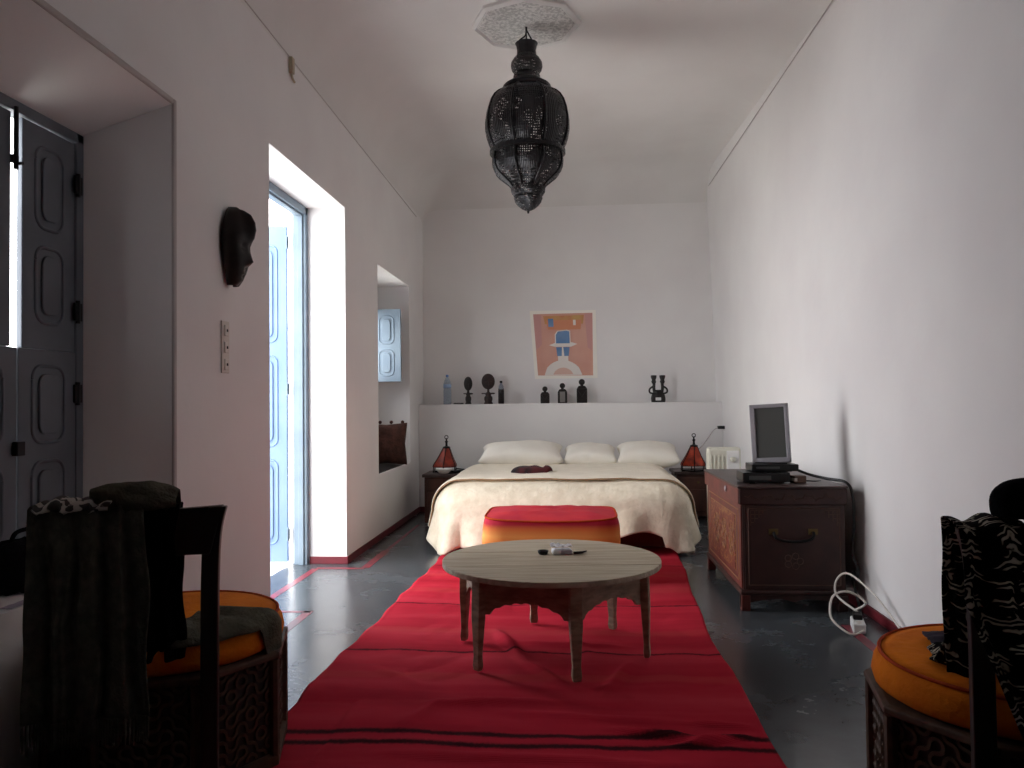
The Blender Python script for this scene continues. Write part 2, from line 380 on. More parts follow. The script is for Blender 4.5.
# coved ceiling
bm = nb()
ZC = 3.63
def ell(d, w, h):
    if d >= w: return 0.0
    t = 1 - d / w; return h * (1 - math.sqrt(max(0, 1 - t * t)))
def cv(u, v):
    uu = 0.5 - 0.5 * math.cos(PI * u); vv = v ** 0.6 if False else 1 - (1 - v) ** 1.6
    x = XL + .0 + uu * (XR + .02 - XL); y = YF + vv * (YB - YF)
    dl = ell(x - XL, .50, ZC - 3.17); dr = ell(XR - x, .30, ZC - 3.46); db = ell(YB - y, .55, ZC - 3.28)
    z = ZC - (dl ** 3 + dr ** 3 + db ** 3) ** (1 / 3)
    return Vector((x, y, z))
grid(bm, cv, 60, 70)
struct('ceiling', bm, M['ceil'], smooth=True)
bm = nb(); box(bm, (XO, YF - .2, 3.78), (XR + .3, YB + .2, 3.95)); struct('light_block_slab', bm, M['ceil'])  # unseen slab added above the ceiling to block sky light
# thin picture-rail moulding lines under the cove
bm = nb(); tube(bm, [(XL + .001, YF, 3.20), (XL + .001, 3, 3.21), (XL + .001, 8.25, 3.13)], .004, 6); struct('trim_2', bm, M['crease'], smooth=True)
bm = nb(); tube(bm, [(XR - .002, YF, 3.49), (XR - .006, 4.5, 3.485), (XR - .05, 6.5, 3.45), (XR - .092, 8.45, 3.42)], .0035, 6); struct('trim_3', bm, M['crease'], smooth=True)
# added bead, coloured darker to draw the near recess's bevelled plaster edge
bm = nb(); box(bm, (XL - .004, R1, RS), (XL + .012, R1 + .024, RT + .024)); box(bm, (XL - .004, R0 - .024, RT), (XL + .012, R1, RT + .024)); struct('trim_4', bm, M['crease'], bevel=.006)
# baseboards
def bb(name, segs):
    bm = nb()
    for a, b in segs: box(bm, a, b)
    struct(name, bm, M['red_paint'], bevel=.003)
bb('baseboard_left', [((XL, YF, 0), (XL + .012, D0, .052)), ((XL, D1, 0), (XL + .012, YL, .052)), ((-1.9, D1 - .012, 0), (XL + .012, D1, .052)), ((-1.9, D0, 0), (XL, D0 + .012, .052))])
bb('baseboard_right', [((XR - .014, YF, 0), (XR, YL, .052))])
bb('baseboard_back', [((XL + .012, YL - .012, 0), (XR - .014, YL, .052))])

# ---- panelled leaf builder (lies in the plane x=0, runs along +y, hinge at y=0)
def arch_poly(w, h, r):
    pts = []
    for cx, cyy, a0 in ((w - r, h - r, 0), (r, h - r, 90), (r, r, 180), (w - r, r, 270)):
        for k in range(6):
            a = math.radians(a0 + 90 * k / 5); pts.append((cx + r * math.cos(a), cyy + r * math.sin(a)))
    return pts
def leaf(name, parent, m, w, z0, z1, panels, T, th=.035):
    bm = nb(); box(bm, (-th/2, 0, z0), (th/2, w, z1), T)
    o = obj(name, bm, m, parent, bevel=.003)
    for (a, b) in panels:
        for s in (-1, 1):
            bm = nb()
            O = T @ Vector((s * th/2, .07, a)); AX = T.to_3x3() @ Vector((0, 1, 0)); AZ = T.to_3x3() @ Vector((s, 0, 0))
            pw, ph = w - .14, b - a
            # raised ring moulding + inner field
            outer = arch_poly(pw, ph, .05)
            pts = [O + AX * u + Vector((0, 0, v)) for u, v in outer]; pts.append(pts[0])
            tube(bm, pts, .008, 6)
            inner = [(u * (pw - .06) / pw + .03, v * (ph - .06) / ph + .03) for u, v in outer]
            prism(bm, inner, O, AX, (0, 0, 1), AZ, .010)
            obj('panel', bm, m, o, bevel=.004, ang=50)
    return o
def hinge(parent, p, m=None):
    bm = nb(); lathe(bm, [(.009, p[2] - .045), (.009, p[2] + .045)], 10, (p[0], p[1])); box(bm, (p[0] - .004, p[1] - .022, p[2] - .035), (p[0] + .004, p[1] + .022, p[2] + .035))
    obj('hinge', bm, m or M['iron'], parent)

# ---- near window: grey frame and four shutter leaves
bm = nb()
for a, b in (((-2.0, 2.26, RS), (-1.935, 2.31, 2.23)), ((-2.0, 2.955, RS), (-1.935, 3.0, 2.23)), ((-2.0, 2.26, 2.19), (-1.935, 3.0, 2.23)), ((-2.0, 2.26, RS), (-1.935, 3.0, RS + .04))): box(bm, a, b)
w1 = struct('window_1', bm, M['shutter'], bevel=.004)
tr = lambda x, y, a: Matrix.Translation((x, y, 0)) @ Matrix.Rotation(a, 4, 'Z')
Tr = Matrix.Translation((-1.955, 2.953, 0)) @ Matrix.Rotation(PI, 4, 'Z')
leaf('shutter_leaf', w1, M['shutter'], .296, 1.362, 2.185, [(1.46, 1.74), (1.81, 2.11)], Tr, .022)
leaf('shutter_leaf', w1, M['shutter'], .320, RS + .045, 1.36, [(.68, .95), (1.02, 1.30)], Tr)
Tl = Matrix.Translation((-1.955, 2.312, 0))
leaf('shutter_leaf', w1, M['shutter'], .288, 1.362, 2.185, [(1.46, 1.74), (1.81, 2.11)], Tl, .022)
leaf('shutter_leaf', w1, M['shutter'], .313, RS + .045, 1.36, [(.68, .95), (1.02, 1.30)], Tl)
for z in (1.52, 2.02, .75, 1.2): hinge(w1, (-1.93, 2.955, z))
bm = nb(); tube(bm, [(-1.925, 2.600, 1.98), (-1.925, 2.600, 2.20)], .008); tube(bm, [(-1.925, 2.6, 2.0), (-1.90, 2.6, 2.0)], .006); box(bm, (-1.936, 2.585, 2.0), (-1.925, 2.615, 2.03)); obj('bolt', bm, M['iron'], w1)
bm = nb(); box(bm, (-1.937, 2.60, .98), (-1.915, 2.64, 1.03)); obj('latch', bm, M['iron'], w1, bevel=.003)
# ---- door: blue grey frame, pale blue leaf opened outwards
bm = nb()
for a, b in (((-2.0, D1 - .05, 0), (-1.905, D1, DT)), ((-2.0, D0, 0), (-1.905, D0 + .05, DT)), ((-2.0, D0, DT - .055), (-1.905, D1, DT)),): box(bm, a, b)
box(bm, (-1.965, D1 - .065, 0), (-1.925, D1 - .05, DT - .055)); box(bm, (-1.965, D0 + .05, DT - .07), (-1.925, D1 - .05, DT - .055))
d1 = struct('door_1', bm, M['bluegrey'], bevel=.004)
Td = Matrix.Translation((-2.048, D1 - .03, 0)) @ Matrix.Rotation(math.radians(90 + 4), 4, 'Z')
leaf('door_leaf', d1, M['paleblue'], .66, .02, 2.44, [(.15, .75), (.85, 1.5), (1.6, 2.30)], Td, .04)
Td = Matrix.Translation((-2.085, D0 - .03, 0)) @ Matrix.Rotation(math.radians(172), 4, 'Z')
leaf('door_leaf', d1, M['paleblue'], .66, .02, 2.44, [(.15, .75), (.85, 1.5), (1.6, 2.30)], Td, .04)
for z in (.22, 1.26, 2.32): hinge(d1, (-2.04, D1 - .05, z), M['bluegrey'])
# ---- niche window: frame, lower shutters shut, upper leaf swung into the niche
bm = nb()
for a, b in (((-2.0, 6.78, 1.34), (-1.95, 6.82, 2.06)), ((-2.0, 7.58, 1.34), (-1.95, 7.62, 2.06)), ((-2.0, 6.78, 2.02), (-1.95, 7.62, 2.06)), ((-2.0, 6.78, 1.34), (-1.95, 7.62, 1.38))): box(bm, a, b)
w2 = struct('window_2', bm, M['bluegrey'], bevel=.004)
Tn = Matrix.Translation((-1.945, 7.60, 0)) @ Matrix.Rotation(math.radians(-90), 4, 'Z')
leaf('shutter_leaf', w2, M['bluegrey'], .285, 1.36, 2.07, [(1.42, 1.67), (1.73, 2.0)], Tn, .03)

# ================================================================ WALL AND CEILING THINGS
# ceiling rose (plaster medallion) and lantern
rc = (-.27, 5.11)
t = thing('ceiling_medallion', 'carved white octagonal plaster medallion on the ceiling above the lantern', 'ceiling rose', (rc[0], rc[1], ZC))
bm = nb(); lathe(bm, [(.36, 0.002), (.36, -.02), (.34, -.035), (.325, -.02), (.31, -.02)], 8, a0=PI/8*0, cap=True); obj('rim', bm, M['ceil'], t)
bm = nb(); lathe(bm, [(.318, -.004), (.318, -.024), (.30, -.028)], 8, a0=0); obj('carved_field', bm, M['rose'], t)

lz = 2.388
t = thing('pendant_lantern', 'large black pierced metal lantern hanging from the ceiling', 'lantern', (rc[0], rc[1], lz), math.radians(5))
K = 5.19 / 790
def zz(py): return (211 - py) * K
def body(name, prof, m, seg=8, twist=PI/8, parent=None):
    bm = nb(); uvl = bm.loops.layers.uv.new('UVMap'); sub = 6
    rings = []
    for py, r in prof:
        ring = []
        for i in range(seg * sub):
            q, fr = divmod(i, sub); a = 2 * PI * q / seg + twist; a2 = a + 2 * PI / seg
            tt = fr / sub
            p0 = Vector((math.cos(a), math.sin(a))); p1 = Vector((math.cos(a2), math.sin(a2)))
            p = p0.lerp(p1, tt); bulge = .97 + .10 * math.sin(PI * tt)
            p = p * bulge * r * K
            ring.append(bm.verts.new((p.x, p.y, zz(py))))
        rings.append(ring)
    n = seg * sub
    for k in range(len(rings) - 1):
        for i in range(n):
            j = (i + 1) % n; f = bm.faces.new((rings[k][i], rings[k][j], rings[k+1][j], rings[k+1][i]))
            ua = i / sub * .22; ub = (i + 1) / sub * .22; va = zz(prof[k][0]); vb = zz(prof[k+1][0])
            for lp, uvv in zip(f.loops, ((ua, va), (ub, va), (ub, vb), (ua, vb))): lp[uvl].uv = uvv
    return obj(name, bm, m, parent, smooth=False)
body('crown', [(43, 11.5), (45, 10.5), (50, 9.5), (55, 10)], M['lmetal'], parent=t)
body('neck', [(55, 10), (58, 13), (62, 15.5), (66, 16), (70, 15), (73, 12.5), (76, 13.5), (79, 13.5)], M['perf'], parent=t)
body('collar', [(79, 13.5), (80, 15), (84, 21), (86, 24), (89, 24), (90, 21)], M['lmetal'], parent=t)
UP = [(90, 23), (94, 30.5), (98, 35), (104, 38.5), (112, 41), (122, 42.5), (130, 42.5), (138, 41), (144, 39), (148, 37), (150, 36)]
LOW = [(155, 35), (160, 36), (166, 35.5), (171, 33.5), (175, 30), (179, 25), (183, 20), (187, 16.5)]
body('upper_body', UP, M['perf'], parent=t)
body('band', [(150, 36), (150.5, 38), (154, 38), (155, 35)], M['lmetal'], parent=t)
body('lower_body', LOW, M['perf'], parent=t)
body('tip', [(187, 16.5), (188, 17.4), (192, 17), (195, 15), (196, 14), (198, 14.5), (202, 13), (205, 10.5), (208, 7), (210, 3), (211, .6)], M['perf'], parent=t)
for q in range(8):
    a = 2 * PI * q / 8 + PI / 8; bm = nb()
    for P_ in (UP, LOW): tube(bm, [(r * K * .985 * math.cos(a), r * K * .985 * math.sin(a), zz(py)) for py, r in P_], .0075, 6)
    obj('rib', bm, M['lmetal'], t, True)
bm = nb(); lathe(bm, [(.006, -.012), (.008, 0), (.006, .012)], 8); obj('finial', bm, M['lmetal'], t)
bm = nb(); zt = ZC - lz
tube(bm, [(0, 0, zt - .02), (0, 0, zt - .05)], .007); 
tube(bm, spline([(0, 0, zt - .045), (-.008, 0, zt - .085), (-.045, 0, zt - .115), (-.058, 0, zz(45))], 4), .005); tube(bm, [(0, 0, zt - .045), (.055, 0, zz(45))], .005)
tube(bm, [(0, -.055, zz(45)), (0, 0, zt - .05)], .004); tube(bm, [(0, .055, zz(45)), (0, 0, zt - .05)], .004)
obj('hanging_hook', bm, M['iron'], t)

# carved mask on the left wall, face turned to the room
bm = nb(); uvl = None
def maskfn(u, v):
    # v: 0 chin .. 1 top ; u: -1..1 across the wall (y direction) ; height above wall = x
    z = v * .375
    prof = [(0, .028), (.03, .042), (.07, .056), (.10, .052), (.13, .050), (.155, .070), (.18, .060), (.205, .068), (.225, .060), (.26, .086), (.30, .100), (.325, .096), (.38, .090), (.44, .082), (.50, .080), (.54, .090), (.60, .104), (.70, .112), (.80, .108), (.90, .090), (.96, .06), (1, .02)]
    for k in range(len(prof) - 1):
        if prof[k][0] <= v <= prof[k+1][0]:
            f = (v - prof[k][0]) / (prof[k+1][0] - prof[k][0]); d = prof[k][1] * (1 - f) + prof[k+1][1] * f; break
    hw = .088 * math.sin(min(1, (v * .86 + .14)) * PI) ** .45 * (0.6 + .55 * min(1, v * 1.6)) 
    hw = max(hw, .02)
    uu = u * 2 - 1
    base = [.0, .06, .085, .094][0]
    smooth_d = .085 * math.sin(PI * (0.06 + .88 * v)) ** .5
    w = math.exp(-(uu * 4.2) ** 2)          # sharp central profile (nose, lips)
    side = smooth_d * math.sqrt(max(0, 1 - uu * uu))
    x = side * (1 - w) + max(side * .6, d) * w
    x -= .016 * math.exp(-((abs(uu) - .42) / .16) ** 2 - ((v - .47) / .05) ** 2)   # eye sockets
    x += .010 * math.exp(-((abs(uu) - .42) / .12) ** 2 - ((v - .46) / .025) ** 2)  # lids
    return Vector((x * 1.15 + .002, uu * hw, z))
grid(bm, maskfn, 36, 60)
m = obj('wooden_mask', bm, M['statue_brown'], smooth=True, solid=.008)
m.data.materials[0] = M['statue']
m.location = (XL + .012, 3.635, 1.715); tag(m, 'dark carved wooden face mask hung on the left wall', 'mask')

# switch plate
t = thing('light_switch', 'narrow aged white plate with three stacked switches under the mask', 'switch', (XL, 3.60, 1.30))
bm = nb(); box(bm, (0, -.04, 0), (.008, .04, .245)); obj('plate', bm, M['greyplate'], t, bevel=.003)
for z in (.04, .12, .20):
    bm = nb(); box(bm, (.008, -.02, z - .026), (.015, .02, z + .026)); o = obj('rocker', bm, M['greyplate'], t, bevel=.003)
    bm = nb(); box(bm, (.014, -.005, z - .006), (.018, .005, z + .006)); obj('marker', bm, M['iron'], o)
# small fitting high on the wall
t = thing('wall_fitting', 'small cream cable fitting high on the left wall under the moulding', 'fitting', (XL, 4.49, 3.06))
bm = nb(); box(bm, (0, -.03, .03), (.025, .015, .125)); obj('cover', bm, M['inlay_pale'], t, bevel=.006)
bm = nb(); tube(bm, spline([(.012, -.01, .03), (.014, .0, .005), (.02, .022, -.012)], 5), .007); obj('stub', bm, M['inlay_pale'], t)

# poster on the back wall
t = thing('poster', 'salmon poster of a pale bust in a blue hat on the back wall', 'poster', (-.09, YB, 1.40), 0)
PT = [(-.362, .742), (.356, .739), (.368, .0), (-.312, -.002)]     # corners TL TR BR BL
def pq(u, v):
    tl, tr_, br, bl = [Vector(p) for p in PT]
    a = tl.lerp(tr_, u); b = bl.lerp(br, u); return b.lerp(a, v)
def flat(name, poly, m, d, parent):
    bm = nb(); pts = [pq(u, v) for u, v in poly]
    prism(bm, [(p.x, p.y) for p in pts], (0, -d, 0), (1, 0, 0), (0, 0, 1), (0, 1, 0), .0009); obj(name, bm, m, parent)
flat('sheet', [(0, 0), (1, 0), (1, 1), (0, 1)], M['pgreen'], .004, t)
flat('ground', [(.055, .05), (.93, .04), (.95, .96), (.05, .95)], M['sal'], .005, t)
flat('side_band', [(.055, .42), (.15, .5), (.17, .94), (.05, .95)], M['pink'], .006, t)
flat('side_band', [(.86, .45), (.93, .4), (.95, .96), (.83, .95)], M['pink'], .006, t)
flat('top_band', [(.22, .80), (.80, .80), (.82, .93), (.20, .92)], M['pyel'], .007, t)
flat('orange_panel', [(.26, .72), (.76, .72), (.78, .86), (.24, .86)], M['porange'], .008, t)
flat('window_shape', [(.27, .76), (.35, .76), (.35, .88), (.27, .88)], M['pblue'], .009, t)
flat('window_shape', [(.65, .78), (.69, .78), (.69, .86), (.65, .86)], M['pwhite'], .009, t)
flat('bust', [(.16, .05)] + [(.16 + .60 * k / 12, .05 + .22 * math.sin(PI * k / 12) ** .5) for k in range(1, 12)] + [(.76, .05)], M['pwhite'], .010, t)
flat('bust_shade', [(.30, .06)] + [(.30 + .32 * k / 10, .06 + .10 * math.sin(PI * k / 10) ** .6) for k in range(1, 10)] + [(.62, .06)], M['ppale'], .011, t)
flat('neck', [(.39, .24), (.55, .24), (.55, .46), (.39, .46)], M['pwhite'], .011, t)
flat('head', [(.38, .33), (.45, .33), (.46, .46), (.37, .46)], M['pblue'], .012, t)
flat('head', [(.49, .33), (.56, .33), (.58, .46), (.48, .46)], M['pblue'], .012, t)
flat('hat_brim', [(.26, .49), (.36, .465), (.6, .465), (.70, .505), (.62, .53), (.36, .525)], M['pwhite'], .013, t)
flat('hat_outline', [(.355, .50), (.60, .50), (.60, .70), (.55, .715), (.40, .70), (.36, .65)], M['pwhite'], .014, t)
flat('hat_crown', [(.372, .515), (.585, .515), (.585, .69), (.54, .70), (.41, .69), (.375, .64)], M['pblue'], .015, t)

# ================================================================ THINGS ON THE LEDGE
LZ = 1.132; LY = 8.42
def lobj(name, bm, m, x, label, cat, group=None, smooth=True, **k):
    o = obj(name, bm, m, None, smooth, **k); o.location = (x, LY, LZ); tag(o, label, cat, group); return o
# water bottle
t = thing('water_bottle', 'clear plastic water bottle at the left end of the ledge', 'bottle', (-1.338, LY, LZ))
bm = nb(); lathe(bm, [(.036, 0), (.042, .006), (.042, .06), (.039, .07), (.042, .08), (.042, .15), (.038, .165), (.042, .178), (.042, .215), (.034, .245), (.018, .28), (.013, .29), (.013, .30)], 24); obj('body', bm, M['pet'], t, True)
bm = nb(); lathe(bm, [(.0427, .178), (.0427, .214)], 24, cap=False); obj('label_band', bm, mat('blue_label', (150, 178, 214), .5), t, True, solid=.0006)
bm = nb(); lathe(bm, [(.0155, .295), (.0155, .316), (.014, .318)], 16); obj('cap', bm, mat('blue_cap', (90, 130, 190), .4), t, True)
# disc-headed dolls
def doll(x, label, hw, hh, top, m, skirt):
    t = thing('disc_headed_figurine', label, 'figurine', (x, LY, LZ), 0, 'carved figures on the ledge')
    bm = nb(); lathe(bm, [(skirt, 0), (skirt, .012), (skirt * .78, .02), (skirt * .95, .05), (skirt * .9, .075), (skirt * .6, .09), (skirt * .75, .105), (skirt * .5, .12), (.013, .13), (.012, top - 2 * hh + .01)], 16); obj('body', bm, m, t, True)
    bm = nb(); tube(bm, [(-skirt * 1.5, 0, .112), (skirt * 1.5, 0, .112)], [.006, .006]); tube(bm, [(0, 0, .112), (skirt * 1.3, 0, .112)], .009); obj('arms', bm, m, t, True)
    bm = nb(); T = Matrix.Translation((0, 0, top - hh)) @ Matrix.Rotation(PI/2, 4, 'X')
    lathe(bm, [(.9, -.012), (1, -.006), (1, .006), (.9, .012)], 28, T=T @ Matrix.Diagonal((hw, hh, 1, 1))); obj('disc_head', bm, m, t, True, bevel=.002)
    bm = nb(); T = Matrix.Translation((0, -.012, top - hh * 1.25)); box(bm, (-.004, -.008, -hh * .35), (.004, 0, hh * .3), T); box(bm, (-hw * .5, -.005, hh * .25), (hw * .5, 0, hh * .33), T); obj('face', bm, m, t)
    return t
doll(-1.112, 'slim black figurine with an oval disc head, beside the water bottle', .046, .076, .295, M['statue'], .034)
doll(-.895, 'stout dark brown figurine with a broad round disc head on the ledge', .072, .085, .325, M['statue_brown'], .048)
t = thing('dark_bottle', 'small dark bottle with a clear neck and black cap on the ledge', 'bottle', (-.757, LY, LZ))
bm = nb(); lathe(bm, [(.028, 0), (.032, .006), (.032, .14), (.030, .155)], 20); obj('body', bm, M['cola'], t, True)
bm = nb(); lathe(bm, [(.030, .155), (.026, .185), (.012, .215), (.011, .225)], 20); obj('neck', bm, M['pet'], t, True)
bm = nb(); lathe(bm, [(.015, .222), (.015, .243), (.012, .246)], 16); obj('cap', bm, M['black'], t, True)
t = thing('sunglasses', 'thin black spectacles folded flat on the ledge beside the slim figurine', 'glasses', (-1.21, LY - .05, LZ))
bm = nb(); 
for s in (-.03, .03): tube(bm, [(s + .022 * math.cos(a * PI / 6), .016 * math.sin(a * PI / 6), .012) for a in range(13)], .003, 6)
tube(bm, [(-.01, 0, .013), (.01, 0, .013)], .003); obj('frame', bm, M['black'], t)
bm = nb(); tube(bm, [(-.055, 0, .006), (.045, .02, .005)], .003); tube(bm, [(.055, 0, .006), (-.045, .025, .005)], .003); obj('arms', bm, M['black'], t)
# three ball-headed dolls
def peg(x, h, w, label, front):
    t = thing('ball_headed_figurine', label, 'figurine', (x, LY, LZ), 0, 'ball-headed figures on the ledge')
    hr = w * .6; bz = h - 2 * hr
    bm = nb(); box(bm, (-w, -w * .55, 0), (w, w * .55, bz * .8)); T = None
    b2 = [(-w, bz * .8), (w, bz * .8), (w * .6, bz * .97), (-w * .6, bz * .97)]
    prism(bm, b2, (0, -w * .55, 0), (1, 0, 0), (0, 0, 1), (0, 1, 0), w * 1.1); obj('body', bm, M['statue'], t, bevel=.006)
    bm = nb(); lathe(bm, [(w * .3, bz * .93), (w * .3, bz + .01)] , 12); obj('neck', bm, M['statue'], t, True)
    bm = nb(); T = Matrix.Translation((0, 0, h - hr)); lathe(bm, [(hr * math.cos(a), hr * math.sin(a)) for a in [(-90 + 15 * k) * PI / 180 for k in range(1, 12)]], 18, T=T); obj('head', bm, M['statue'], t, True)
    bm = nb(); box(bm, (-.010, -hr * 1.03, h - hr * 1.15), (.010, -hr * .8, h - hr * .85)); obj('face', bm, M['statue'], t, bevel=.002)
    if front:
        bm = nb(); box(bm, (-w * .55, -w * .6, .01), (w * .55, -w * .54, bz * .8)); obj('front_plate', bm, M['statue_grey'], t, bevel=.002)
    else:
        bm = nb(); tube(bm, [(-w * .8, -w * .56, bz * .75), (0, -w * .62, bz * .35), (w * .8, -w * .56, bz * .75)], .005); obj('arms', bm, M['statue'], t)
peg(-.288, .182, .048, 'shortest ball-headed black figurine, left of the three below the poster', False)
peg(-.102, .215, .050, 'ball-headed black figurine with a pale grey front, between two darker ones', True)
peg(.104, .255, .056, 'tallest ball-headed black figurine, right of the three below the poster', False)
# twin figure
t = thing('twin_figurine', 'black carved pair of figures with raised cups, alone at the right of the ledge', 'figurine', (.905, LY, LZ), 0)
for s in (-1, 1):
    bm = nb(); tube(bm, spline([(s * .05, 0, 0), (s * .055, 0, .05), (s * .04, 0, .10), (s * .045, 0, .15), (s * .042, 0, .2)], 4), [.022] * 4 + [.02] * 4 + [.016] * 9); obj('figure', bm, M['statue'], t, True)
    bm = nb(); lathe(bm, [(.018, .195), (.026, .215), (.020, .235), (.030, .262), (.031, .282), (.02, .284)], 16, (s * .045, 0)); obj('cup_head', bm, M['statue'], t, True)
    bm = nb(); tube(bm, spline([(s * .045, 0, .17), (s * .088, -.01, .14), (s * .085, -.015, .10), (s * .02, -.02, .085)], 5), .010); obj('arm', bm, M['statue'], t, True)
bm = nb(); lathe(bm, [(.05, .05), (.055, .075), (.05, .11), (.03, .13)], 16, sy=.6); box(bm, (-.05, -.02, .0), (-.03, .02, .06)); box(bm, (.03, -.02, 0), (.05, .02, .06)); obj('drum', bm, M['statue'], t, bevel=.003)
bm = nb(); box(bm, (-.062, -.03, 0), (.062, .03, .018)); obj('base', bm, M['statue'], t, bevel=.004)

# ================================================================ BED
BX0, BX1, BY0, BY1, BT = -.95, .77, 6.02, 8.18, .50
t = thing('double_bed', 'wide low double bed with a reddish base against the ledge wall', 'bed', ((BX0 + BX1) / 2, (BY0 + BY1) / 2, 0))
ox, oy = t.location.x, t.location.y
bm = nb(); box(bm, (BX0 + .03 - ox, BY0 + .06 - oy, .04), (BX1 - .03 - ox, BY1 - oy, .26)); obj('base', bm, M['bedbase'], t, bevel=.01)
for x in (BX0 + .10, BX1 - .10):
    for y in (BY0 + .32, BY1 - .12):
        bm = nb(); lathe(bm, [(.03, 0), (.035, .045)], 12, (x - ox, y - oy)); obj('foot', bm, M['darkwood'], t)
bm = nb(); box(bm, (BX0 - ox, BY0 - oy, .262), (BX1 - ox, BY1 - oy, BT - .01)); obj('mattress', bm, M['pillow'], t, bevel=.05)

def drape(cloth, name, x0, x1, y0, side, foot, ytop, zt, m, flare=.20, fold=.05, k=9, r=.06, zmin=.014, nu=110, nv=90, seed=0, yfoot=None, bump=.012, midlift=0, **kw):
    """cloth lying on a rectangle x0..x1, y0..ytop, hanging over sides and foot"""
    w = (x1 - x0) / 2; cx = (x0 + x1) / 2; L = ytop - y0
    def fn(u, v):
        a = (u * 2 - 1) * (w + side); b = v * (L + foot) - foot      # b<0 hangs over the foot
        du = max(0, abs(a) - w); dv = max(0, -b); d = math.hypot(du, dv)
        if foot > .2 and du > 0 and dv > 0:                           # round off the cloth corner
            lim = (side + foot) / 2 * 1.12
            if d > lim: s_ = lim / d; du *= s_; dv *= s_; d = lim
        px = max(-w, min(w, a)); py = max(0, b)
        z = zt + bump * nz(px * 2.2 + seed, py * 2.2, seed) + .006 * nz(px * 7, py * 7, seed)
        if d > 0:
            n = Vector((math.copysign(du, a) / d, -dv / d))
            th = min(d / r, PI / 2); h = r * math.sin(th); dn = r * (1 - math.cos(th)); rem = max(0, d - r * PI / 2)
            per = (px if dv > du else 0) + (py if du >= dv else 0) + math.atan2(du, dv + 1e-6) * .35
            wave = math.sin(per * k * 2 + seed) * .6 + math.sin(per * k * 3.7 + 1.3 + seed) * .4
            out = h + flare * rem + fold * wave * min(1, rem / .3)
            dn += rem * .975
            if midlift and dv > 0 and du == 0:
                tt = (px - midlift[0]) / midlift[1]; dn *= 1 - midlift[2] * math.exp(-tt * tt)
            z -= dn
            if z < zmin: out += (zmin - z) * .6; z = zmin + .004 * abs(nz(a * 9, b * 9))
            px += n.x * out; py += n.y * out
        return Vector((cx + px, y0 + py, z))
    bm = nb(); grid(bm, fn, nu, nv)
    o = obj(name, bm, m, None, True, **kw)
    return o, fn
o, _ = drape(None, 'wool_blanket', BX0 + .10, BX1 - .10, BY0 + .10, .55, .60, 7.42, BT + .035, M['cream_wool'], r=.22, flare=.10, fold=.058, k=6, seed=2, solid=.012, off=1, midlift=(.58, .26, .24))
tag(o, 'thick hairy cream wool blanket hanging over the foot of the bed', 'blanket')
o, fn2 = drape(None, 'bedspread', BX0 + .09, BX1 - .09, BY0 + .09, .50, .07, 7.44, BT + .062, M['cream_top'], r=.23, flare=.13, fold=.03, k=5, seed=2.3, solid=.010, off=1)
tag(o, 'smooth beige bedspread with a brown edge laid over the wool blanket', 'bedspread')
bm = nb(); tube(bm, [fn2(u / 60, 0) + Vector((0, -.004, .004)) for u in range(61)], .006, 6); obj('brown_edge', bm, M['hem'], o, True)

def pillow(name, loc, rot, sx, sy, sz, m, label, group, n=2.6, cat='pillow'):
    bm = nb()
    def f(sgn):
        def g(u, v):
            a = u * 2 - 1; b = v * 2 - 1
            e = max(0, (1 - abs(a) ** n)) * max(0, (1 - abs(b) ** n))
            pin = 1 - .10 * (1 - abs(b)) * (abs(a) ** 4) - .0
            pin2 = 1 - .10 * (1 - abs(a)) * (abs(b) ** 4)
            h = sz * e ** .42 + .012 * nz(a * 2, b * 2, sx * 9) * e
            return Vector((a * sx * pin, b * sy * pin2, sgn * h))
        return g
    grid(bm, f(1), 28, 28); grid(bm, f(-1), 28, 28)
    bmesh.ops.remove_doubles(bm, verts=bm.verts[:], dist=.0005)
    o = obj(name, bm, m, None, True); o.location = loc; o.rotation_euler = rot
    return tag(o, label, cat, group)
pl = 'pillows at the head of the bed'
pillow('pillow', (-.49, 7.62, .65), (math.radians(9), 0, 0.03), .40, .32, .105, M['pillow'], 'large cream pillow on the left side of the bed head', pl)
pillow('pillow', (.165, 7.66, .635), (math.radians(8), 0, -.02), .25, .30, .095, M['pillow'], 'cream pillow in the middle of the bed head', pl)
pillow('pillow', (.71, 7.63, .64), (math.radians(9), 0, -.04), .29, .31, .105, M['pillow'], 'cream pillow on the right side of the bed head', pl)
# dark folded cap on the bed
bm = nb()
def cap(u, v):
    a = 2 * PI * u; rr = math.sin(PI * v / 2); h = math.cos(PI * v / 2)
    x = .17 * rr * math.cos(a); y = .12 * rr * math.sin(a)
    return Vector((x, y, .058 * h ** .6 + .012 * nz(x * 16, y * 16) + (.014 if x > .11 else 0)))
grid(bm, cap, 32, 10); o = obj('folded_shawl', bm, mat('dark_red_black_knit', (22, 16, 20), .95, col2=(86, 30, 32), scale=9), None, True); o.location = (-.335, 6.42, BT + .072); tag(o, 'crumpled black and dark red shawl lying on the bedspread', 'shawl')

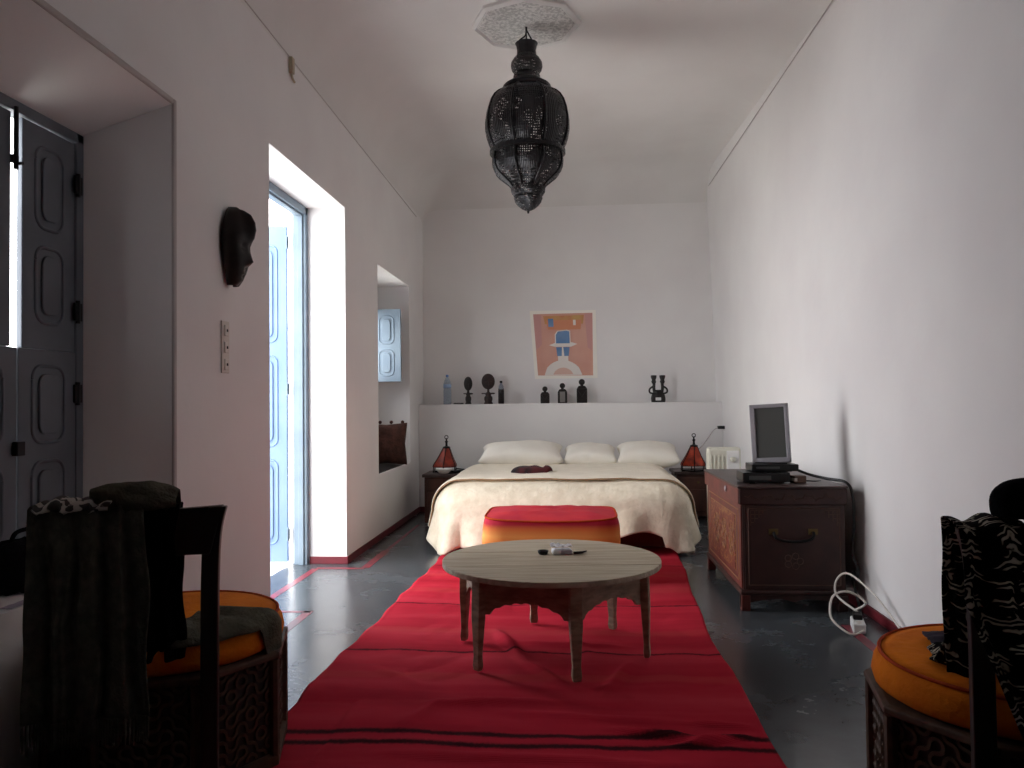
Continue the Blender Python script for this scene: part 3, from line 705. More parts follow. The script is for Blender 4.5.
# ================================================================ NIGHTSTANDS, LAMPS
def nightstand(x, y, label, w=.40, d=.40, h=.465):
    t = thing('nightstand', label, 'nightstand', (x, y, 0), 0, 'nightstands beside the bed')
    bm = nb(); box(bm, (-w/2, -d/2, .04), (w/2, d/2, h - .03)); obj('body', bm, M['walnut'], t, bevel=.004)
    bm = nb(); box(bm, (-w/2 - .02, -d/2 - .02, h - .03), (w/2 + .02, d/2 + .01, h)); obj('top', bm, M['chesttop'], t, bevel=.006)
    bm = nb(); box(bm, (-w/2 + .03, -d/2 - .012, .08), (w/2 - .03, -d/2, h - .17)); dr = obj('door', bm, M['walnut'], t, bevel=.006)
    bm = nb(); lathe(bm, [(.006, 0), (.006, .012), (.012, .02), (.004, .028)], 12, T=Matrix.Translation((w/2 - .06, -d/2 - .010, .2)) @ Matrix.Rotation(PI/2, 4, 'X')); obj('knob', bm, M['brass'], dr)
    bm = nb(); box(bm, (-w/2 + .03, -d/2 - .012, h - .15), (w/2 - .03, -d/2, h - .05)); dr = obj('drawer', bm, M['walnut'], t, bevel=.006)
    bm = nb(); lathe(bm, [(.006, 0), (.006, .012), (.012, .02), (.004, .028)], 12, T=Matrix.Translation((0, -d/2 - .010, h - .1)) @ Matrix.Rotation(PI/2, 4, 'X')); obj('knob', bm, M['brass'], dr)
    for sx in (-1, 1):
        for sy in (-1, 1):
            bm = nb(); box(bm, (sx * (w/2 - .02) - .02, sy * (d/2 - .02) - .02, 0), (sx * (w/2 - .02) + .02, sy * (d/2 - .02) + .02, .04)); obj('foot', bm, M['walnut'], t)
    return t
nightstand(-1.225, 7.72, 'dark wooden nightstand in the left corner by the niche')
nightstand(1.19, 7.90, 'dark wooden nightstand between the bed and the painted chest')
def tent_lamp(x, y, z, label, m, lean):
    t = thing('leather_lamp', label, 'lamp', (x, y, z), 0, 'red leather lamps on the nightstands')
    # iron stand
    bm = nb()
    for i in range(6):
        a = 2 * PI * i / 6 + PI / 6; ca, sa = math.cos(a), math.sin(a)
        tube(bm, [(.125 * ca, .09 * sa, 0), (.12 * ca, .086 * sa, .06)], .005, 6)
    ring = [(.122 * math.cos(2*PI*k/6 + PI/6), .087 * math.sin(2*PI*k/6 + PI/6), .055) for k in range(7)]; tube(bm, ring, .005, 6)
    ring = [(.125 * math.cos(2*PI*k/6 + PI/6), .09 * math.sin(2*PI*k/6 + PI/6), .006) for k in range(7)]; tube(bm, ring, .005, 6)
    obj('iron_stand', bm, M['iron'], t)
    bm = nb(); prof = [(1.0, .055), (.98, .075), (.80, .11), (.62, .15), (.46, .19), (.33, .225), (.27, .24)]
    rings = []
    for s_, zz_ in prof:
        ring = []
        for i in range(24):
            a = 2*PI*i/24; q = 1 - .07 * abs(math.sin(3 * (a - PI/6)))
            ring.append(bm.verts.new((lean * (zz_ - .055) + .125 * s_ * q * math.cos(a), .092 * s_ * q * math.sin(a), zz_)))
        rings.append(ring)
    for k in range(len(rings) - 1):
        for i in range(24): bm.faces.new((rings[k][i], rings[k][(i+1)%24], rings[k+1][(i+1)%24], rings[k+1][i]))
    bm.faces.new(rings[-1]); obj('leather_shade', bm, m, t, True)
    bm = nb(); X = lean * .19
    for i in range(6):
        a = 2*PI*i/6 + PI/6; tube(bm, [(lean * (z_ - .055) + .127 * s_ * math.cos(a), .094 * s_ * math.sin(a), z_) for s_, z_ in prof], .004, 6)
    obj('rib_lacing', bm, M['iron'], t)
    bm = nb(); lathe(bm, [(.036, .236), (.036, .25), (.012, .258), (.010, .29), (.018, .30), (.008, .31), (.006, .335)], 12, (X, 0)); tube(bm, [(X + .017 * math.cos(k*PI/6), 0, .345 + .017 * math.sin(k*PI/6)) for k in range(13)], .004, 6); obj('finial', bm, M['iron'], t)
    return t
tent_lamp(-1.262, 7.74, .465, 'dark red leather tent lamp on the left nightstand', M['leather'], .10)
tent_lamp(1.155, 7.75, .465, 'bright orange red leather tent lamp on the right nightstand', M['leather2'], .06)
bm = nb(); lathe(bm, [(.04, 0), (.045, .004), (.075, .04), (.078, .052), (.070, .050), (.04, .012), (.01, .01)], 24); o = obj('bowl', bm, M['white_plastic'], None, True); o.location = (-1.245, 7.585, .465); tag(o, 'small white bowl in front of the left lamp', 'bowl')
t = thing('spectacles_case', 'small black case with straps lying on the left nightstand', 'case', (-1.10, 7.68, .465))
bm = nb(); box(bm, (-.06, -.03, 0), (.05, .03, .028)); obj('case_body', bm, M['black'], t, bevel=.010)
bm = nb(); tube(bm, spline([(-.05, 0, .03), (-.03, .01, .04), (0, 0, .036), (.05, -.01, .03), (.085, -.015, .006)], 4), .005); obj('strap', bm, M['black'], t)
# plug and flex of the right lamp
t = thing('power_plug', 'black plug with thin flex in the right wall above the bed', 'plug', (XR - .012, 8.22, .868))
bm = nb(); box(bm, (-.07, -.03, -.016), (.0, .03, .016)); obj('plug_body', bm, M['black'], t, bevel=.006)
bm = nb(); tube(bm, spline([(-.06, 0, -.002), (-.12, -.04, -.03), (-.25, -.30, -.14), (-.345, -.46, -.20)], 6), .006); obj('flex', bm, M['crease'], t)

# cream heater behind the chest
t = thing('portable_heater', 'cream box heater with vertical fins behind the painted chest', 'heater', (1.22, 6.55, 0))
bm = nb(); box(bm, (-.13, -.06, .06), (.13, .06, .765)); obj('case', bm, M['cream_metal'], t, bevel=.02)
for i in range(4):
    bm = nb(); box(bm, (-.118 + i * .032, -.068, .14), (-.104 + i * .032, -.06, .70)); obj('fin', bm, M['cream_metal'], t, bevel=.003)
bm = nb(); box(bm, (.015, -.072, .57), (.115, -.06, .74)); p = obj('control_panel', bm, M['white_plastic'], t, bevel=.008)
bm = nb(); lathe(bm, [(.022, 0), (.022, .02), (.015, .025)], 16, T=Matrix.Translation((.06, -.071, .67)) @ Matrix.Rotation(PI/2, 4, 'X')); obj('dial', bm, M['cream_metal'], p, True)
for s in (-1, 1):
    bm = nb(); box(bm, (s * .1 - .02, -.10, 0), (s * .1 + .02, .10, .06)); obj('foot', bm, M['cream_metal'], t, bevel=.01)

# ================================================================ CHEST
CX0, CX1, CY0, CY1, CH = .90, 1.475, 4.40, 5.50, .665
t = thing('painted_chest', 'large red brown painted wooden chest against the right wall', 'chest', ((CX0 + CX1) / 2, (CY0 + CY1) / 2, 0))
ox, oy = t.location.x, t.location.y
def cb(name, a, b, m, parent=t, **k):
    bm = nb(); box(bm, (a[0] - ox, a[1] - oy, a[2]), (b[0] - ox, b[1] - oy, b[2])); return obj(name, bm, m, parent, **k)
cb('body', (CX0 + .02, CY0 + .02, .10), (CX1 - .01, CY1 - .02, .575), M['chestdark'], bevel=.004)
cb('base_moulding', (CX0, CY0, .085), (CX1, CY1, .115), M['chestdark'], bevel=.01)
lid = cb('lid', (CX0, CY0, .575), (CX1, CY1, CH), M['chestdark'], bevel=.008)
cb('lid_top', (CX0 - .008, CY0 - .008, CH), (CX1 + .004, CY1 + .008, CH + .012), M['chesttop'], lid, bevel=.005)
cb('lid_front', (CX0 - .004, CY0 + .01, .58), (CX0, CY1 - .01, CH - .004), M['chestred'], lid)
fp = cb('front_panel', (CX0 + .012, CY0 + .025, .118), (CX0 + .02, CY1 - .025, .572), M['chestred'])
cb('painted_field', (CX0 + .008, CY0 + .17, .19), (CX0 + .012, CY1 - .17, .50), M['chestpanel'], fp)
def frame_lines(name, pts, r, m, parent):
    bm = nb(); 
    P = [Vector(p) - Vector((ox, oy, 0)) for p in pts]; P.append(P[0])
    for a, b in zip(P, P[1:]): tube(bm, [a, b], r, 4)
    return obj(name, bm, m, parent)
for e, r in ((.06, .004), (.13, .004), (.16, .003)):
    frame_lines('inlay_border', [(CX0 + .012, CY0 + .025 + e, .118 + e * .55), (CX0 + .012, CY1 - .025 - e, .118 + e * .55), (CX0 + .012, CY1 - .025 - e, .572 - e * .55), (CX0 + .012, CY0 + .025 + e, .572 - e * .55)], r, M['inlay'], fp)
ep = cb('end_panel', (CX0 + .03, CY0 + .012, .118), (CX1 - .02, CY0 + .02, .572), M['chestdark'])
frame_lines('inlay_border', [(CX0 + .05, CY0 + .012, .14), (CX1 - .04, CY0 + .012, .14), (CX1 - .04, CY0 + .012, .555), (CX0 + .05, CY0 + .012, .555)], .003, M['inlay_dark'], ep)
# corner fretwork on the end panel and lid zigzag
for sx, x in ((1, CX0 + .055), (-1, CX1 - .045)):
    bm = nb()
    for i in range(4):
        for j in range(4 - i):
            px = x + sx * (i * .022 + .008) - ox; pz = .545 - j * .022
            tube(bm, [(px, CY0 + .012 - oy, pz), (px + .018, CY0 + .012 - oy, pz)], .002, 4); tube(bm, [(px, CY0 + .012 - oy, pz), (px, CY0 + .012 - oy, pz - .018)], .002, 4)
    obj('corner_fretwork', bm, M['inlay_dark'], ep)
bm = nb()
pts = [(CX0 + .03 + i * .018 - ox, CY0 - .001 - oy, .615 + .012 * math.sin(i * 1.1) + .008 * (-1) ** i) for i in range(30)]; tube(bm, pts, .0028, 4)
obj('scroll_inlay', bm, M['inlay_dark'], lid)
bm = nb()
for k in range(5):
    a = 2 * PI * k / 5; cx_, cz_ = (CX0 + CX1) / 2 - ox + .035 * math.cos(a), .27 + .028 * math.sin(a)
    tube(bm, [(cx_ + .018 * math.cos(q * PI / 4), CY0 + .012 - oy, cz_ + .018 * math.sin(q * PI / 4)) for q in range(9)], .0022, 4)
obj('rosette_inlay', bm, M['inlay_dark'], ep)
# front scroll inlays
for k in range(3):
    bm = nb(); y = CY0 + .26 + k * .225 - oy
    for i in range(6):
        a = 2 * PI * i / 6
        tube(bm, [(CX0 + .007 - ox, y + .05 * math.cos(a) + .03 * math.cos(q * PI / 4), .345 + .07 * math.sin(a) + .03 * math.sin(q * PI / 4)) for q in range(9)], .0026, 4)
    obj('floral_inlay', bm, M['inlay'], fp)
# feet and shaped apron
for x in (CX0 + .005, CX1 - .055):
    for y in (CY0 + .005, CY1 - .055): cb('foot', (x, y, 0), (x + .05, y + .05, .086), M['chestred' if x < 1 else 'chestdark'], bevel=.006)
bm = nb(); n_ = 24; poly = [(0, .086)] + [(.0 + (CX1 - CX0) * i / n_, .02 + .05 * abs(math.sin(PI * i / n_ * 1.0)) ** .6 - .02 * math.exp(-((i / n_ - .5) / .08) ** 2)) for i in range(n_ + 1)] + [(CX1 - CX0, .086)]
prism(bm, poly[::-1], (CX0 - ox, CY0 + .012 - oy, 0), (1, 0, 0), (0, 0, 1), (0, 1, 0), .015); obj('apron', bm, M['chestdark'], t)
bm = nb(); xm = (CX0 + CX1) / 2 - ox; y_ = CY0 + .012 - oy
h = cb('handle_plate', (xm + ox - .13, CY0 + .006, .415), (xm + ox - .08, CY0 + .012, .445), M['brass'])
cb('handle_plate', (xm + ox + .08, CY0 + .006, .415), (xm + ox + .13, CY0 + .012, .445), M['brass'])
tube(bm, spline([(xm - .105, y_ - .012, .43), (xm - .09, y_ - .03, .395), (xm, y_ - .03, .38), (xm + .09, y_ - .03, .395), (xm + .105, y_ - .012, .43)], 6), .008); obj('handle', bm, M['iron'], t, True)
bm = nb(); lathe(bm, [(.018, 0), (.018, .008), (.008, .012)], 16, T=Matrix.Translation((CX0 - .004 - ox, CY0 + .33 - oy, .63)) @ Matrix.Rotation(-PI/2, 4, 'Y')); obj('lock', bm, M['silver'], t, True)

# boxes, TV
CT = CH + .012
t = thing('set_top_box', 'wide black satellite receiver at the bottom of the stack on the chest', 'receiver', (1.085, 4.62, CT))
bm = nb(); box(bm, (-.135, -.09, .008), (.125, .09, .062)); obj('case', bm, M['black'], t, bevel=.004)
bm = nb(); box(bm, (-.10, -.092, .022), (.02, -.09, .045)); obj('display', bm, M['screen'], t)
for x in (-.08, .08):
    bm = nb(); box(bm, (x - .015, -.075, 0), (x + .015, .075, .008)); obj('foot', bm, M['black'], t)
t = thing('dvd_player', 'slim black player on top of the receiver, under the television', 'player', (1.135, 4.66, CT + .062))
bm = nb(); box(bm, (-.125, -.085, .004), (.135, .085, .042)); obj('case', bm, M['black'], t, bevel=.004)
bm = nb(); box(bm, (-.10, -.087, .018), (.03, -.085, .03)); obj('disc_tray', bm, M['screen'], t)
bm = nb(); box(bm, (-.1, -.07, 0), (.1, .07, .004)); obj('foot', bm, M['black'], t)
t = thing('power_adaptor', 'small beige mains adaptor beside the receiver on the chest', 'adaptor', (1.262, 4.58, CT), .3)
bm = nb(); box(bm, (-.035, -.03, 0), (.04, .03, .042)); obj('block', bm, M['inlay_dark'], t, bevel=.006); 
bm = nb(); box(bm, (-.036, -.031, .012), (-.02, .031, .030)); obj('sticker', bm, M['greyplate'], t)
bm = nb(); tube(bm, spline([(.035, 0, .012), (.10, -.02, .008), (.16, .02, .008)], 5), .004); obj('lead', bm, M['black'], t)

t = thing('television', 'silver framed flat television leaning back on the player', 'television', (1.148, 4.68, CT + .104), math.radians(-22))
tl = Matrix.Rotation(math.radians(-4), 4, 'X') @ Matrix.Rotation(math.radians(-3), 4, 'Y')
bm = nb(); box(bm, (-.09, -.04, 0), (.09, .09, .006)); box(bm, (-.03, .05, .0), (.03, .07, .12)); obj('stand', bm, M['black'], t, bevel=.006)
w_, h_ = .215, .340; z0 = .002
bm = nb()
box(bm, (-w_/2, -.02, z0), (-w_/2 + .028, .018, z0 + h_), tl); box(bm, (w_/2 - .022, -.02, z0), (w_/2, .018, z0 + h_), tl)
box(bm, (-w_/2, -.02, z0), (w_/2, .018, z0 + .030), tl); box(bm, (-w_/2, -.02, z0 + h_ - .022), (w_/2, .018, z0 + h_), tl); obj('bezel', bm, M['silver'], t, bevel=.004)
bm = nb(); box(bm, (-w_/2 + .02, -.012, z0 + .02), (w_/2 - .015, .014, z0 + h_ - .015), tl); obj('screen', bm, M['screen'], t)
bm = nb(); box(bm, (-w_/2 + .02, .018, z0 + .04), (w_/2 - .02, .05, z0 + h_ - .03), tl); obj('back_shell', bm, M['silver'], t, bevel=.015)
# cables
bm = nb(); tube(bm, spline([(1.24, 4.72, CT + .09), (1.32, 4.62, CT + .05), (1.40, 4.52, CT + .03), (1.475, 4.42, CT + .018), (1.502, 4.40, .62), (1.505, 4.40, .45), (1.50, 4.42, .32), (1.515, 4.38, .24), (1.50, 4.36, .19), (1.50, 4.40, .22), (1.505, 4.42, .15), (1.51, 4.36, .05), (1.46, 4.20, .014), (1.42, 4.16, .02)], 8), .008, 8)
o = obj('black_cable', bm, M['black'], None, True); tag(o, 'thick black cable running from the television down behind the chest', 'cable')
t = thing('extension_block', 'white extension socket block on the floor beside the chest', 'extension block', (1.405, 4.08, 0), math.radians(-14))
bm = nb(); box(bm, (-.03, -.09, .0), (.03, .07, .05)); obj('case', bm, M['white_plastic'], t, bevel=.008)
bm = nb(); box(bm, (-.022, -.02, .05), (.022, .025, .075)); obj('plug', bm, M['black'], t, bevel=.006)
bm = nb(); box(bm, (-.020, .030, .05), (.020, .062, .075)); obj('plug', bm, M['black'], t, bevel=.006)
for y in (-.07, -.045):
    bm = nb(); lathe(bm, [(.012, .0502), (.012, .0515)], 12, (0, y)); obj('socket', bm, M['greyplate'], t)
def cable(name, pts, r, m, label):
    bm = nb(); tube(bm, spline(pts, 9), r, 8); o = obj(name, bm, m, None, True); return tag(o, label, 'cable', None)
cable('white_cable', [(1.40, 3.985, .02), (1.33, 3.96, .010), (1.265, 4.02, .06), (1.266, 4.06, .12), (1.30, 4.10, .165), (1.37, 4.13, .175), (1.43, 4.13, .15), (1.45, 4.10, .12), (1.42, 4.16, .075)], .0055, M['greyplate'], 'white cable looping up from the extension block towards the chest')
cable('white_cable', [(1.44, 4.16, .06), (1.37, 4.28, .12), (1.38, 4.30, .20), (1.43, 4.26, .235), (1.50, 4.10, .16), (1.53, 3.85, .05), (1.52, 3.68, .012), (1.50, 3.50, .010), (1.50, 3.1, .008)], .0055, M['greyplate'], 'white cable arching along the right wall to the chair')

# ================================================================ POUFFE
t = thing('pouffe', 'oblong red and orange striped pouffe at the foot of the bed', 'pouffe', (-.145, 5.20, .016), math.radians(0))
bm = nb()
def pf(u, v):
    a = 2 * PI * u; e = .32
    ca, sa = math.cos(a), math.sin(a)
    X = math.copysign(abs(ca) ** e, ca); Y = math.copysign(abs(sa) ** e, sa)
    h = v * .404
    # side profile: bulging, pinched at the top seam
    w = 1.03 - .04 * max(0, (v - .78) / .22) ** 2 + .008 * math.sin(v * 22) * (1 - v)
    wr = .006 * nz(X * 5, Y * 5, v * 4)
    return Vector((X * .425 * w + wr, Y * .30 * w + wr, h - .018 * (1 - X * X) * v * (.65 - .35 * Y)))
grid(bm, pf, 96, 16); obj('side', bm, M['pouf'], t, True)
bm = nb()
def pt_(u, v):
    a = 2 * PI * u; e = .32; ca, sa = math.cos(a), math.sin(a)
    X = math.copysign(abs(ca) ** e, ca) * v; Y = math.copysign(abs(sa) ** e, sa) * v
    return Vector((X * .418, Y * .295, .408 - .018 * (1 - X * X) * (.65 - .35 * Y) + .035 * (1 - v ** 3) + .016 * nz(X * 4, Y * 4, 2) * (1 - v ** 4)))
grid(bm, pt_, 96, 10); obj('top', bm, mat('crimson_cloth', (176, 22, 50), .85, col2=(196, 40, 50), scale=5), t, True)
bm = nb(); tube(bm, [pt_(k / 96, 1.0) for k in range(97)], .007, 6); obj('piping', bm, M['orange_red'], t, True)

# ================================================================ RUG
RY0, RY1 = 1.8, 6.2
bm = nb(); uvl = bm.loops.layers.uv.new('UVMap')
def rh(x, y):
    h = .007 * nz(x, y, 0, 2.2) + .012 * abs(nz(x, y, 5, 4)) + .004 * abs(nz(x, y, 8, 9)) + .003
    def ridge(x0, y0, x1, y1, amp, wd):
        a = Vector((x0, y0)); b = Vector((x1, y1)); p = Vector((x, y)); t_ = max(0, min(1, (p - a).dot(b - a) / (b - a).length_squared)); d = (p - (a + (b - a) * t_)).length
        return amp * math.exp(-(d / wd) ** 2) * (math.sin(PI * (t_ * .9 + .05)))
    h += ridge(-.40, 3.95, -.22, 3.45, .034, .028) + ridge(-.22, 3.45, -.05, 3.2, .022, .025) + ridge(-.6, 2.95, -.1, 3.02, .020, .03) + ridge(.1, 3.1, .25, 3.5, .020, .025) + ridge(-.75, 2.55, .4, 2.50, .014, .03) + ridge(-.3, 3.75, .3, 3.70, .012, .03)
    h += ridge(.12, 2.78, .45, 2.70, .026, .022) + ridge(.3, 2.64, .6, 2.76, .024, .02) + ridge(.35, 2.86, .62, 2.83, .016, .02) + ridge(-.05, 3.9, .1, 3.5, .012, .03) + ridge(-.9, 3.4, -.6, 3.15, .010, .03)
    h += ridge(-.3, 2.9, .35, 2.86, .012, .03) + ridge(-.62, 2.75, -.5, 3.0, .012, .03)
    if x < -.84 and y < 3.0: h *= .25
    return max(h, 0)
def rugf(u, v):
    y = RY0 + v * (RY1 - RY0)
    xl = -1.075 + .10 * max(0, (y - 3.0)) / 2.9 + .008 * math.sin(y * 5) + .005 * math.sin(y * 17 + 1)
    xr = .650 + .12 * max(0, (y - 4.0)) / 1.9 + .006 * math.sin(y * 6 + 1)
    x = xl + u * (xr - xl)
    return Vector((x, y + .012 * math.sin(x * 3.1 + y), .004 + rh(x, y)))
grid(bm, rugf, 130, 330, uvl, lambda a, b: (a * .5, b + .005 * math.sin(a * 3.5) + .0015 * math.sin(a * 11 + b * 9)))
o = obj('rug', bm, M['rug'], None, True, solid=.004); tag(o, 'long red woven rug with thin dark stripes under the table', 'rug')

# ================================================================ COFFEE TABLE
t = thing('coffee_table', 'round low bleached wood table with six legs and scalloped apron on the rug', 'table', (-.105, 3.64, .022))
tcx, tcy = -.105, 3.64
bm = nb()
pieces = [(-.50, -.172), (-.168, .148), (.152, .50)]
R_ = .497
for y0, y1 in pieces:
    poly = []
    n_ = 30
    a0 = math.asin(max(-1, y0 / R_)); a1 = math.asin(min(1, y1 / R_))
    for k in range(n_ + 1):
        a = a0 + (a1 - a0) * k / n_; poly.append((R_ * math.cos(a), R_ * math.sin(a)))
    for k in range(n_ + 1):
        a = a1 + (a0 - a1) * k / n_; poly.append((-R_ * math.cos(a), R_ * math.sin(a)))
    q = [poly[0]]
    for p in poly[1:]:
        if (Vector(p) - Vector(q[-1])).length > 1e-4: q.append(p)
    if (Vector(q[0]) - Vector(q[-1])).length < 1e-4: q.pop()
    prism(bm, q, (0, 0, .388), (1, 0, 0), (0, 1, 0), (0, 0, 1), .024)
o = obj('tabletop', bm, M['tabletop'], t, bevel=.003); o.rotation_euler = (0, 0, math.radians(4))
legpos = []
for px, py in ((-.516, 3.749), (-.413, 3.328), (.013, 3.188), (.336, 3.532), (.204, 3.98), (-.217, 4.093)):
    v = Vector((px - tcx, py - tcy)); v = v.normalized() * .425 if v.length > .425 else v; legpos.append(v)
for i, v in enumerate(legpos):
    bm = nb(); n = v.normalized(); tx = Vector((-n.y, n.x))
    prof = [(.0, .016), (.02, .020), (.06, .017), (.10, .019), (.22, .026), (.25, .026), (.388, .026)]
    rings = []
    for z, r in prof:
        o2 = v * (1.0 - .00 + .02 * (1 - z / .388))
        rings.append([bm.verts.new((o2.x + n.x * a * r + tx.x * b * r, o2.y + n.y * a * r + tx.y * b * r, z)) for a, b in ((-.7, -1), (.7, -1), (.7, 1), (-.7, 1))])
    for k in range(len(rings) - 1):
        for j in range(4): bm.faces.new((rings[k][j], rings[k][(j+1)%4], rings[k+1][(j+1)%4], rings[k+1][j]))
    bm.faces.new(rings[0][::-1]); bm.faces.new(rings[-1])
    lg = obj('leg', bm, M['tablewood'], t, bevel=.003); lg.location.z = 0
    # apron panel to the next leg
    w2_ = legpos[(i + 1) % 6]; d = (w2_ - v); L = d.length; ex = d / L; nn = Vector((ex.y, -ex.x))
    bm = nb(); poly = [(.0, .388)]; N = 44
    for k in range(N + 1):
        s = k / N; arch = math.sin(PI * (s - .12) / .76) ** .6 if .12 < s < .88 else 0
        zb = .235 + .052 * arch
        zb += .007 * abs(math.sin(s * PI * 9)) if .12 < s < .88 else 0
        if s < .12 or s > .88: zb = .235
        poly.append((s * L, zb))
    poly.append((L, .388))
    prism(bm, poly, (v.x - nn.x * -.0, v.y - nn.y * -.0, 0), (ex.x, ex.y, 0), (0, 0, 1), (-nn.x, -nn.y, 0), .016)
    obj('apron_panel', bm, M['tablewood'], t)
TT = .022 + .412
# things on the table
t = thing('tissue_packet', 'crumpled white tissue packet on the round table', 'tissues', (-.06, 3.74, TT), .15)
bm = nb(); box(bm, (-.045, -.03, 0), (.05, .03, .024)); obj('packet', bm, M['paper'], t, bevel=.008)
bm = nb(); grid(bm, lambda u, v: Vector(((u - .5) * .10, (v - .5) * .06, .026 + .022 * abs(nz(u * 4, v * 4, 3)) + .01)), 14, 10); obj('tissue', bm, M['paper'], t, solid=.001)
bm = nb(); box(bm, (-.005, -.031, .004), (.045, -.030, .02)); obj('print', bm, M['lilac'], t)
bm = nb(); lathe(bm, [(.018, 0), (.024, .008), (.026, .018), (.022, .018), (.016, .006)], 20); o = obj('small_dish', bm, M['iron'], None, True); o.location = (-.145, 3.725, TT); tag(o, 'tiny dark dish beside the tissue packet', 'dish')
bm = nb(); tube(bm, [(0, 0, .006), (.04, .02, .006), (.06, .03, .010)], [.006, .006, .003]); o = obj('pen', bm, M['darkwood'], None, True); o.location = (.0, 3.73, TT); tag(o, 'short dark pen lying right of the tissue packet', 'pen')

# ================================================================ CARVED CHAIRS
AP = .345; RR = AP / math.cos(PI / 8); SD = 2 * AP * math.tan(PI / 8)
def chair(x, y, rz, label, z=0):
    t = thing('carved_chair', label, 'chair', (x, y, z), rz, 'carved octagonal chairs in the foreground')
    bm = nb(); lathe(bm, [(RR - .02, .0), (RR - .02, .33)], 8, a0=PI/8); obj('seat_box', bm, M['carve_back'], t)
    bm = nb(); lathe(bm, [(RR - .02, .33), (RR + .008, .335), (RR + .008, .353), (RR - .01, .357)], 8, a0=PI/8); obj('seat_rim', bm, M['carve'], t, bevel=.004)
    bm = nb(); lathe(bm, [(RR + .004, 0), (RR + .004, .03), (RR - .01, .035)], 8, a0=PI/8); obj('plinth', bm, M['carve'], t)
    for i in range(8):
        a = PI / 4 * i; n = Vector((math.cos(a), math.sin(a), 0)); tx = Vector((-n.y, n.x, 0)); O = n * (AP - .016)
        # corner post
        b = a + PI / 8; bm = nb(); lathe(bm, [(.017, .03), (.017, .331)], 8, (math.cos(b) * (RR - .012), math.sin(b) * (RR - .012))); obj('corner_post', bm, M['carve'], t)
        bm = nb(); rnd = random.Random(i * 7 + 3); cs = .036; nx_, nz_ = 7, 8
        for p in range(nx_):
            for q in range(nz_):
                cx_ = (p - nx_ / 2 + .5) * cs; cz_ = .042 + (q + .5) * cs
                fl = rnd.random() < .5
                for s in (-1, 1):
                    pts = []
                    for k in range(5):
                        th = PI / 2 * k / 4
                        if fl: ux, uz = -s * cs/2 + s * cs/2 * math.cos(th), -s * cs/2 + s * cs/2 * math.sin(th)
                        else: ux, uz = -s * cs/2 + s * cs/2 * math.cos(th), s * cs/2 - s * cs/2 * math.sin(th)
                        pts.append(O + tx * (cx_ + ux) + Vector((0, 0, cz_ + uz)))
                    tube(bm, pts, .0065, 4, cap=False)
        obj('carved_panel', bm, M['carve'], t)
    # round cushion
    bm = nb(); lathe(bm, [(.325, .358), (.345, .370), (.352, .395), (.346, .425), (.330, .451)], 48); cu = obj('cushion', bm, M['orange'], t, True)
    bm = nb(); lathe(bm, [(.330, .451), (.29, .460), (.20, .465), (.10, .468), (.01, .469)], 48); obj('cushion_top', bm, M['orange'], cu, True)
    bm = nb(); tube(bm, [(.331 * math.cos(2*PI*k/64), .331 * math.sin(2*PI*k/64), .452) for k in range(65)], .005, 6); obj('piping', bm, M['orange_red'], cu, True)
    # back
    for s in (-1, 1):
        bm = nb(); pts = spline([(s * .178, -AP - .008, .0), (s * .180, -AP - .010, .36), (s * .182, -AP - .012, .62), (s * .190, -AP - .02, .77), (s * .208, -AP - .03, .85)], 6)
        for i_ in range(len(pts) - 1):
            pass
        rings = []
        for p in pts:
            rings.append([bm.verts.new(p + Vector(q)) for q in ((-.024, -.016, 0), (.024, -.016, 0), (.024, .016, 0), (-.024, .016, 0))])
        for k in range(len(rings) - 1):
            for j in range(4): bm.faces.new((rings[k][j], rings[k][(j+1)%4], rings[k+1][(j+1)%4], rings[k+1][j]))
        bm.faces.new(rings[0][::-1]); bm.faces.new(rings[-1]); obj('back_post', bm, M['darkwood'], t, bevel=.004)
    bm = nb(); n_ = 16; poly = [(-.185, .715), (.185, .715)] + [(.222 - .444 * k / n_, .853 - .008 * math.sin(PI * k / n_)) for k in range(n_ + 1)]
    prism(bm, poly[::-1], (0, -AP - .042, 0), (1, 0, 0), (0, 0, 1), (0, 1, 0), .03); obj('top_rail', bm, M['darkwood'], t, bevel=.004)
    return t
LC = (-1.315, 2.515, math.radians(15)); RC_ = (1.165, 2.205, math.radians(-10.5))
chair(*LC, 'dark carved chair with an orange cushion under a long charcoal scarf, at the left', .010)
chair(*RC_, 'dark carved chair with an orange cushion under a zebra cloth, at the right')

